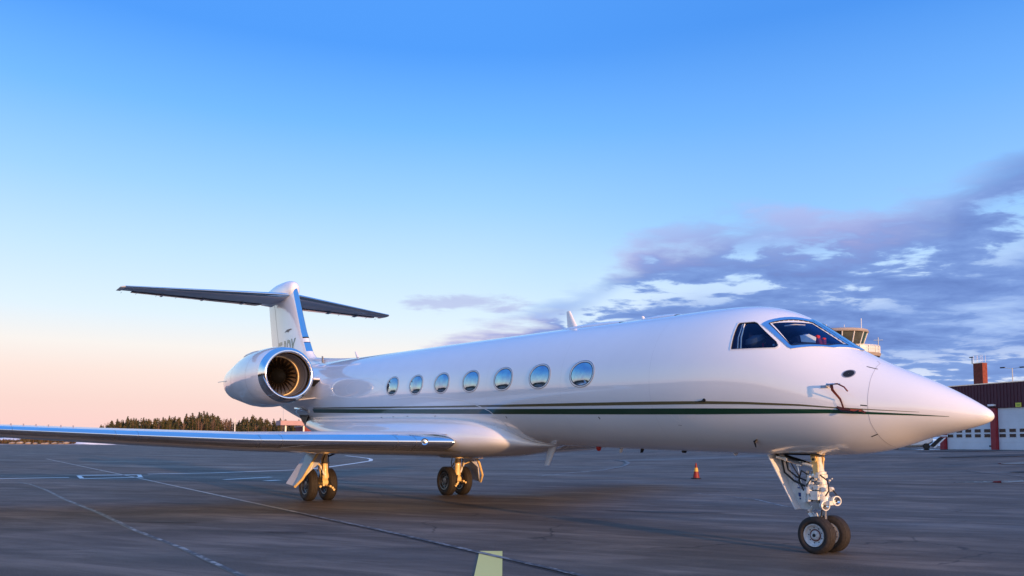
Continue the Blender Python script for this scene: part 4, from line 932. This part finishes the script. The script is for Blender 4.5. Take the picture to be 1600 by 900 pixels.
# bullet fairing on top
BF = np.array([(24.18, .03, 7.33, 7.36), (24.26, .15, 7.12, 7.56), (24.5, .23, 7.0, 7.68), (25.0, .29, 6.95, 7.76), (25.8, .31, 6.95, 7.78), (26.6, .28, 6.97, 7.72), (27.4, .20, 7.10, 7.56), (27.9, .11, 7.2, 7.42), (28.2, .02, 7.26, 7.30)])
P = []
for x in np.concatenate([np.linspace(24.18, 25, 14), np.linspace(25.1, 28.2, 26)]):
    b, zb, zt = [float(pchip(x, BF[:, 0], BF[:, k])) for k in (1, 2, 3)]; c, h = (zt+zb)/2, (zt-zb)/2
    P.append([(x, b*math.cos(a), c+h*math.sin(a)) for a in (2*math.pi*j/36 for j in range(36))])
MB().grid(P, MT['paint'], wrap_v=True).obj('fin_cap', fin, smooth=60)
# dorsal fillet running forward from the fin
P = []
for i in range(30):
    x = 18.4+i*(22.8-18.4)/29; zt = prof(x)[0]; f_ = (x-18.4)/4.4; hh = .02+.30*f_**1.6; ww = .06+.26*f_
    P.append([(x, ww*math.cos(a), zt-.06+(hh+.06)*math.sin(a)) for a in (math.pi*j/12 for j in range(13))])
MB().grid(P, MT['paint']).obj('dorsal_fairing', fin, smooth=60)
MB().plate([(20.8, .26, 4.26), (20.8, .26, 4.46), (20.95, .24, 4.50), (20.95, .24, 4.28)], .02, MT['brown']).obj('air_scoop', fin, smooth=0)
# fin lettering laid on the skin
def lettering(txt, x0, z0, h, s, squeeze, name, parent, m):
    cu_ = bpy.data.curves.new('t', 'FONT'); cu_.body = txt; cu_.size = 1; cu_.offset = .018; cu_.resolution_u = 3; ob = bpy.data.objects.new('t', cu_); COL.objects.link(ob)
    bpy.context.view_layer.update(); dg = bpy.context.evaluated_depsgraph_get(); me = bpy.data.meshes.new_from_object(ob.evaluated_get(dg)); bpy.data.objects.remove(ob)
    bm = bmesh.new(); bm.from_mesh(me); bmesh.ops.triangulate(bm, faces=bm.faces); k = h/.70
    for v in bm.verts:
        X = x0-s*v.co.x*k*squeeze; Z = z0+v.co.y*k; v.co = Vector((X, s*(yfin(X, Z)+.006), Z))
    bm.to_mesh(me); bm.free(); me.materials.clear(); me.materials.append(m)
    o = bpy.data.objects.new(name, me); COL.objects.link(o); setpar(o, parent); return o
lettering('SE-RDY', 25.62, 4.66, .74, 1, .60, 'registration_lettering', fin, MT['regis'])
lettering('SE-RDY', 23.55, 4.93, .52, -1, .62, 'registration_lettering', fin, MT['regis'])
# small emblem: a streak with a little swoosh
for s in (1, -1):
    q = [(24.75, 5.72), (24.45, 5.80), (24.05, 5.80), (23.95, 5.76), (24.2, 5.74), (24.3, 5.68), (24.5, 5.72)]
    mb = MB(); mb.add([(x, s*(yfin(x, z)+.006), z) for x, z in q], [tuple(range(len(q)))], MT['brown']); mb.obj('emblem', fin, smooth=0)

# ---- tailplane
def tail(s):
    ts = list(reversed(TT))+TT[1:]; P = []; PL = []; PE = []
    def st(y):
        le = 24.35+.50*(y)*1.02; te = 27.55+y*.135; z = 7.14+.022*y; return le, te, z
    ys = np.linspace(.1, 5.36, 16); a_u = [t for t in TT if .055 < t < .72]+[.70]; a_u = sorted(set(a_u))
    def row(y, tl, up):
        le, te, z = st(y); c = te-le; return [(le+t*c, s*y, z+airf(t)*.088*c*(1 if up else -1)) for t in tl]
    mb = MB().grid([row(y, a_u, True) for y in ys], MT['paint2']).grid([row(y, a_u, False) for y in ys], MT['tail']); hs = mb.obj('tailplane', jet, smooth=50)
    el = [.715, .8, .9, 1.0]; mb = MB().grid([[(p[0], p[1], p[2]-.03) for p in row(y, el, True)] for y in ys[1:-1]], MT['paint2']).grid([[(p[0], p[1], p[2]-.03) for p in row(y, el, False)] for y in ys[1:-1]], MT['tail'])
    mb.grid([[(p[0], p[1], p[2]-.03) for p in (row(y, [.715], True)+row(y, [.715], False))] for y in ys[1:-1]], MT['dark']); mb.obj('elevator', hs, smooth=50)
    ll = TT[:9]; MB().grid([row(y, list(reversed(ll)), True)+row(y, ll[1:], False) for y in ys], MT['metal']).obj('leading_edge', hs, smooth=60)
    # tip cap
    P = []
    for f_ in (0, .5, .85, 1.0):
        y = 5.36+.14*f_; le, te, z = st(5.36); c = te-le; k = math.sqrt(max(0, 1-f_*f_))*.98+.02
        P.append([(le+t*c+.25*f_*(1-t), s*y, z+airf(t)*.088*c*k*(1 if i < len(TT) else -1)) for i, t in enumerate(ts)])
    MB().grid(P, MT['paint2']).obj('tip_cap', hs, smooth=60)
    # hinge fairings and static wicks, underside joints
    for y in (1.2, 2.6, 4.0):
        le, te, z = st(y); c = te-le; MB().lathe([(0, 0), (.1, .03), (.35, .045), (.7, .0)], (le+c*.58, s*y, z-.09*c*.5-.03), (1, 0, .05), MT['tail'], 8).obj('hinge_fairing', hs)
    for y in (3.4, 4.1, 4.8, 5.3):
        le, te, z = st(y); MB().cyl((te-.02, s*y, z-.03), (te+.16, s*y, z-.05), .006, MT['black'], n=4).obj('static_wick', hs)
    for t in (.25, .5):
        P = []
        for y in ys: q = row(y, [t, t+.006], False); P.append([(p[0], p[1], p[2]-.003) for p in q])
        MB().grid(P, MT['line']).obj('skin_joint', hs)
tail(1); tail(-1)

# ---- antennas, beacons
def blade(name, x, z, dx, dz, c0_, c1_, m, y=0., dy=0., th=.03):
    P = [];
    for f_, c in ((0, c0_), (1, c1_)):
        P.append([(x+dx*f_+t*c, y+dy*f_+airf(t)*th*(1 if i < len(TT) else -1)*2, z+dz*f_) for i, t in enumerate(list(reversed(TT))+TT[1:])])
    return MB().grid(P, m).add(P[-1], [tuple(range(len(P[-1])))], m).obj(name, jet, smooth=40)
blade('antenna', 7.90, 3.93, .28, .43, .36, .12, MT['paint2'])
blade('antenna', 18.55, 4.27, .20, .20, .18, .10, MT['paint2'])
blade('antenna', 5.98, 3.89, .06, .09, .10, .05, MT['paint2'])
blade('antenna', 8.62, 1.53, .27, -.42, .27, .15, MT['paint2'], .0)
blade('antenna', 6.60, 1.52, .06, -.11, .10, .05, MT['paint2']); blade('antenna', 6.05, 1.50, .05, -.08, .09, .05, MT['black'])
blade('antenna', 5.0, 1.48, .04, -.05, .14, .08, MT['black']); blade('antenna', 3.9, 1.46, .05, -.06, .09, .05, MT['paint2'])
MB().lathe([(0, .055), (.05, .05), (.08, .03), (.09, 0)], (7.30, 0, 1.525), (0, 0, -1), MT['redlamp'], 14).obj('beacon', jet)
for x0_, l_, h_ in ((6.4, 1.7, .055), (5.0, .8, .04)):
    P = []
    for i in range(20):
        f_ = i/19; x = x0_+l_*f_; zt = prof(x)[0]; P.append([(x, .30*math.cos(a), zt-.04+(.04+h_*math.sin(math.pi*f_)**.5)*math.sin(a)) for a in (math.pi*j/10 for j in range(11))])
    MB().grid(P, MT['paint']).obj('antenna_fairing', jet, smooth=60)
# silver duct on the rear fuselage flank
mb = MB().tube([onsurf(21.4, 2.72, 1, .03), onsurf(21.0, 2.70, 1, .07), onsurf(20.5, 2.66, 1, .05), onsurf(20.1, 2.56, 1, .0)], .05, MT['chrome'], 10); mb.obj('bleed_duct', jet)
MB().plate([onsurf(21.5, 2.50, 1, .01), onsurf(20.3, 2.46, 1, .01), onsurf(20.6, 2.15, 1, .01), onsurf(21.3, 2.25, 1, .01)], .02, MT['dark']).obj('service_recess', jet, smooth=0)

# ---- landing gear
def tyre(mbx, c, R, w, m, n=44):
    h = w/2; pr = [(-h*.62, R*.60), (-h*.90, R*.68), (-h, R*.80), (-h*.92, R*.91), (-h*.70, R*.975)]
    for g_ in (-.42, -.14, .14, .42): pr += [((g_-.06)*h*1.4, R*.998), ((g_-.03)*h*1.4, R*.975), ((g_+.03)*h*1.4, R*.975), ((g_+.06)*h*1.4, R*.998)]
    pr += [(h*.70, R*.975), (h*.92, R*.91), (h, R*.80), (h*.90, R*.68), (h*.62, R*.60)]
    return mbx.lathe(pr, c, (0, 1, 0), m, n)
def wheel(parent, c, R, w, s, dark, extra=True):
    o = tyre(MB(), c, R, w, MT['rubber']).obj('tyre', parent, smooth=50); hm = MT['hubdark'] if dark else MT['hub']; c = Vector(c)
    for q in (1, -1):
        mb = MB().lathe([(w*.30, R*.62), (w*.42, R*.60), (w*.40, R*.55), (w*.20, R*.50), (w*.12, R*.40), (w*.14, R*.26), (w*.30, R*.22), (w*.34, R*.12), (w*.34, 0)], c, (0, q, 0), hm, 36)
        for k in range(9):
            a = 2*math.pi*k/9; p = c+Vector((math.cos(a)*R*.41, q*w*.10, math.sin(a)*R*.41)); mb.cyl(p, p+Vector((0, q*w*.06, 0)), R*(.075 if dark else .035), MT['dark'], n=8)
        for k in range(6):
            a = 2*math.pi*(k+.5)/6; p = c+Vector((math.cos(a)*R*.17, q*w*.30, math.sin(a)*R*.17)); mb.cyl(p, p+Vector((0, q*w*.05, 0)), R*.025, MT['steel'], n=6)
        if not dark: mb.lathe([(w*.345, R*.10), (w*.35, 0)], c, (0, q, 0), MT['dark'], 16); mb.lathe([(w*.155, R*.33), (w*.165, R*.33), (w*.165, R*.27), (w*.15, R*.27)], c, (0, q, 0), MT['redtag'], 24)
        mb.obj('rim', parent, smooth=35)
# nose gear
gw, gy = MT['gearw'], MT['geary']
V = Vector
A0 = V((2.385, 0, .27)); B0 = V((2.36, 0, .72)); T0 = V((2.46, 0, 1.46))
mb = MB(); ax_ = (T0-B0).normalized()
mb.lathe([(0, .0), (0, .085), (.05, .095), (.10, .092), (.11, .075), (.22, .072), (.23, .088), (.27, .088), (.28, .068), (.42, .066), (.43, .085), (.46, .085), (.47, .062), (.60, .045), (.75, .05)], B0, ax_, gw, 24)
ng = mb.obj('nose_gear', jet, smooth=30)
MB().cyl(V((2.375, 0, .40)), B0+ax_*.02, .045, MT['chrome'], n=16).obj('piston', ng)
mb = MB(); mb.cyl(V((2.385, -.12, .27)), V((2.385, .12, .27)), .045, gw, n=14); mb.lathe([(0, .06), (.10, .065), (.16, .05), (.16, 0)], V((2.38, 0, .30)), (0, 0, 1), gw, 14)
for s in (1, -1): mb.plate([(2.50, s*.05, .55), (2.46, s*.05, .58), (2.36, s*.06, .30), (2.43, s*.06, .30)], .02, gw)
mb.obj('axle', ng, smooth=30)
wheel(ng, (2.385, .19, .27), .27, .185, 1, False); wheel(ng, (2.385, -.19, .27), .27, .185, -1, False)
mb = MB()   # torque links behind the piston
for s in (1, -1):
    mb.plate([(2.42, s*.06, .78), (2.45, s*.06, .72), (2.62, s*.015, .56), (2.62, s*.03, .61)], .018, gw); mb.plate([(2.62, s*.015, .61), (2.62, s*.03, .55), (2.45, s*.05, .40), (2.42, s*.05, .44)], .018, gw)
mb.cyl(V((2.62, -.05, .585)), V((2.62, .05, .585)), .018, MT['steel'], n=8); mb.obj('torque_link', ng, smooth=0)
# upper fork and trunnion (yellow of low sunlight put into the enamel colour)
mb = MB()
for s in (1, -1):
    mb.plate([(2.41, s*.065, 1.10), (2.49, s*.065, 1.10), (2.50, s*.07, 1.28), (2.53, s*.085, 1.46), (2.41, s*.085, 1.46), (2.41, s*.07, 1.28)], .022, gy)
    mb.cyl(V((2.46, s*.075, 1.37)), V((2.46, s*.115, 1.37)), .045, gy, n=14); mb.cyl(V((2.46, s*.11, 1.37)), V((2.46, s*.12, 1.37)), .022, MT['dark'], n=10)
mb.cyl(V((2.46, -.12, 1.43)), V((2.46, .12, 1.43)), .045, gy, n=14); mb.box((2.45, .0, 1.12), (.14, .24, .05), gw); mb.obj('trunnion', ng, smooth=30)
# steering actuators, manifolds and bolts clustered round the cylinder
mb = MB(); rnd = random.Random(11)
for s in (1, -1):
    mb.cyl(V((2.55, s*.11, .74)), V((2.53, s*.10, 1.14)), .038, gw, n=12); mb.cyl(V((2.545, s*.11, .86)), V((2.54, s*.11, .96)), .050, gw, n=12); mb.cyl(V((2.60, s*.07, 1.0)), V((2.59, s*.06, 1.20)), .022, MT['steel'], n=8)
    mb.box((2.46, s*.10, .84), (.16, .09, .13), gw); mb.box((2.44, s*.10, .96), (.12, .08, .07), gw); mb.box((2.64, s*.06, .82), (.08, .10, .18), gw); mb.cyl(V((2.31, s*.06, .93)), V((2.31, s*.12, .93)), .035, gw, n=10)
    mb.cyl(V((2.38, s*.06, 1.02)), V((2.38, s*.13, 1.02)), .026, MT['steel'], n=10); mb.cyl(V((2.47, s*.06, 1.08)), V((2.47, s*.12, 1.08)), .030, gw, n=10)
for k in range(40):
    p = V((2.45+rnd.uniform(-.15, .19), rnd.choice((-1, 1))*rnd.uniform(.09, .15), rnd.uniform(.76, 1.14))); q = V((rnd.uniform(-.4, .4), rnd.choice((-1, 1)), rnd.uniform(-.3, .3))).normalized()
    mb.cyl(p, p+q*rnd.uniform(.015, .035), rnd.uniform(.008, .02), rnd.choice((gw, MT['steel'], MT['dark'], gw)), n=8)
mb.obj('steering_actuator', ng, smooth=30)
mb = MB()
for pts, r in (([(2.52, .11, 1.12), (2.66, .12, 1.2), (2.72, .1, 1.05), (2.63, .11, .9)], .012), ([(2.36, .10, 1.14), (2.24, .10, 1.06), (2.22, .11, .92), (2.27, .12, .84)], .011), ([(3.06, .04, 1.38), (2.98, .08, 1.16), (2.80, .1, 1.04), (2.62, .1, .97)], .016),
    ([(3.0, .02, 1.38), (2.93, .06, 1.20), (2.76, .09, 1.10), (2.60, .09, 1.05)], .013), ([(2.9, .08, 1.36), (2.72, .1, 1.12), (2.68, .1, .96)], .009), ([(2.40, .1, .78), (2.32, .13, .66), (2.37, .1, .5), (2.39, .08, .35)], .010), ([(2.30, -.08, .95), (2.22, -.1, .84), (2.25, -.1, .74)], .010), ([(2.48, .13, 1.10), (2.56, .15, .98), (2.50, .14, .82)], .008)):
    mb.tube(pts, r, MT['black'], 7)
mb.obj('hydraulic_hose', ng)
mb = MB()   # drag brace
for s in (1, -1):
    mb.cyl(V((2.50, s*.07, 1.27)), V((3.10, s*.10, 1.40)), .026, gw, n=10); mb.cyl(V((2.66, s*.075, 1.295)), V((2.90, s*.09, 1.355)), .036, MT['steel'], n=10); mb.box((2.72, s*.08, 1.30), (.08, .05, .07), gw); mb.cyl(V((2.93, s*.05, 1.36)), V((2.93, s*.13, 1.36)), .03, gw, n=10)
    mb.cyl(V((2.98, s*.06, 1.33)), V((3.10, s*.12, 1.44)), .018, MT['dark'], n=8)
mb.cyl(V((2.60, 0, 1.30)), V((3.02, 0, 1.42)), .02, MT['dark'], n=8); mb.cyl(V((2.76, .07, 1.28)), V((2.68, .09, .95)), .009, MT['steel'], n=6); mb.obj('drag_brace', ng, smooth=30)
# door hanging behind the leg
outr = [(3.20, 1.43), (3.03, 1.43), (2.86, 1.02), (2.66, .76), (2.60, .66), (2.64, .61), (2.77, .615)]
def nose_door():
    k = len(outr); m2 = MB()
    for y0, y1 in ((-.02, .02),): m2.plate([(x, y0, z) for x, z in outr], .030, gw)
    m2.plate([(3.20, -.20, 1.43), (3.20, .20, 1.43), (2.77, .13, .61), (2.77, -.13, .61)], .022, MT['paint2'])
    return m2
nd_ = nose_door().obj('gear_door', ng, smooth=0, bevel=.006)
MB().plate([(2.79, .0185, .86), (2.70, .0185, .86), (2.69, .0185, .80), (2.78, .0185, .80)], .004, MT['blue']).plate([(2.80, .0185, .94), (2.76, .0185, .94), (2.76, .0185, .925), (2.80, .0185, .925)], .004, MT['blue']).plate([(2.77, .0185, .785), (2.70, .0185, .785), (2.70, .0185, .76), (2.77, .0185, .76)], .004, MT['blue']).obj('door_placard', nd_, smooth=0)
# taxi lights
for c, q in ((V((2.27, .13, .70)), 1), (V((2.18, -.02, .77)), 1)):
    ax_l = V((-.92, .38, .05)).normalized()
    o = MB().lathe([(-.09, 0), (-.09, .03), (-.05, .065), (0, .072), (.012, .072), (.014, .06), (0, .056)], c, ax_l, gw, 24).obj('taxi_light', ng, smooth=30)
    MB().lathe([(0, .057), (-.02, .04), (-.035, 0)], c, ax_l, MT['chrome'], 20).obj('lamp_lens', o)
    MB().lathe([(-.005, .02), (.0, .012), (.001, 0)], c, ax_l, MT['dark'], 10).obj('bulb_shield', o)
MB().box((2.27, .0, .74), (.14, .26, .06), gw).box((2.40, .06, .69), (.16, .14, .09), MT['duct']).cyl(V((2.2, -.02, .76)), V((2.38, 0, .80)), .02, gw, n=8).obj('light_bracket', ng, smooth=0)
# flat dark sheet on the belly, coloured for shade inside the wheel bay
P = []
for i in range(10):
    x = 2.34+.90*i/9; zb = prof(x)[1]; w_ = .22*math.sin(math.pi*min(1, .12+.88*i/9)) if i > 5 else .22; P.append([(x, y, zb-.004+.12*(y*y)) for y in (-w_, 0, w_)])
MB().grid(P, MT['dark']).obj('wheel_bay_shade', jet)

# main gear
def main_gear(s):
    c = V((16.25, s*2.185, .435)); top = V((16.0, s*2.16, 1.50)); low = V((15.97, s*2.10, .60)); d_ = (low-top).normalized(); Ln = (low-top).length
    mg = MB().lathe([(0, .10), (.18, .105), (.20, .125), (.26, .125), (.28, .098), (.46, .095), (.47, .108), (.50, .108), (.51, .088), (.72, .085), (.86, .105), (Ln, .10), (Ln+.05, .06), (Ln+.05, 0)], top, d_, gy, 22).obj('main_gear', jet, smooth=30)
    mb = MB().cyl(c+V((0, -.30, 0)), c+V((0, .30, 0)), .055, gy, n=14)
    mb.plate([(15.90, s*2.10, .60), (16.05, s*2.10, .72), (16.32, s*2.185, .52), (16.28, s*2.185, .38), (15.95, s*2.1, .42)], .12, gy); mb.cyl(V((15.97, s*2.02, .50)), V((15.97, s*2.20, .50)), .085, gy, n=14); mb.obj('trailing_arm', mg, smooth=30)
    wheel(mg, c+V((0, .27, 0)), .435, .27, 1, True); wheel(mg, c+V((0, -.27, 0)), .435, .27, -1, True)
    mb = MB()
    mb.cyl(V((16.02, s*1.98, 1.32)), V((16.15, s*1.35, 1.46)), .035, gy, n=10); mb.cyl(V((16.10, s*1.97, 1.20)), V((16.25, s*1.35, 1.42)), .025, MT['dark'], n=8)
    mb.cyl(V((15.95, s*2.30, 1.05)), V((15.98, s*2.20, .60)), .022, gy, n=8); mb.cyl(V((15.9, s*2.30, .98)), V((15.88, s*2.16, .70)), .028, gw, n=8); mb.obj('side_brace', mg, smooth=30)
    mb = MB()
    for dy in (-.09, .09): mb.plate([(16.05, s*2.14+dy*.8, 1.0), (16.14, s*2.14+dy*.8, .98), (16.36, s*2.15+dy*.3, .78), (16.32, s*2.15+dy*.3, .83)], .02, gy)
    mb.obj('torque_link', mg, smooth=0)
    mb = MB(); 
    for pts, r in (([(15.9, s*2.10, 1.4), (15.86, s*2.22, 1.1), (15.87, s*2.24, .8), (15.95, s*2.2, .5)], .014), ([(16.05, s*2.02, 1.4), (16.08, s*1.96, 1.0), (16.1, s*2.0, .6)], .014), ([(15.86, s*2.05, .62), (15.80, s*1.98, .42), (15.9, s*1.96, .32), (16.05, s*1.98, .30)], .014)): mb.tube(pts, r, MT['black'], 6)
    mb.obj('hydraulic_hose', mg)
    for k, (x, y, z) in enumerate(((15.80, 1.97, .36), (15.80, 1.93, .31), (15.83, 2.02, .40), (15.82, 2.22, .44), (15.84, 2.30, .40))): MB().cyl(V((x+.2, s*y, z)), V((x-.05, s*y, z)), .030, gy, n=10).obj('brake_fitting', mg)
    # outboard door: sloping outwards
    MB().plate([(16.45, s*2.42, 1.36), (15.66, s*2.46, 1.24), (15.64, s*2.64, .86), (15.98, s*2.93, .40), (16.52, s*2.98, .46)], .035, MT['paint2']).obj('gear_door', mg, smooth=0, bevel=.008)
    MB().plate([(15.655, s*2.22, 1.40), (15.655, s*2.46, 1.34), (15.635, s*2.64, .84), (15.66, s*2.42, 1.02), (15.67, s*2.34, 1.18)], .02, MT['tail']).obj('gear_door', mg, smooth=0)
    MB().tube([(15.63, s*2.46, 1.30), (15.61, s*2.66, .98), (15.70, s*2.84, .62), (15.96, s*2.95, .40)], .035, gy, 8).obj('door_edge_strip', mg)  # lit front edge of the door, sunlight's orange in its colour
    MB().cyl(V((15.90, s*2.22, .92)), V((15.72, s*2.58, 1.08)), .016, gy, n=8).obj('door_rod', mg)
    MB().plate([(15.5, s*2.1, 1.43), (16.2, s*2.0, 1.46), (16.9, s*2.55, 1.42), (16.4, s*2.75, 1.40)], .03, MT['paint2']).obj('gear_door', mg, smooth=0)
    P = [[(x, s*y, 1.30-.0*x) for y in (1.5, 2.6)] for x in (15.4, 17.0)]
for s in (1, -1): main_gear(s)
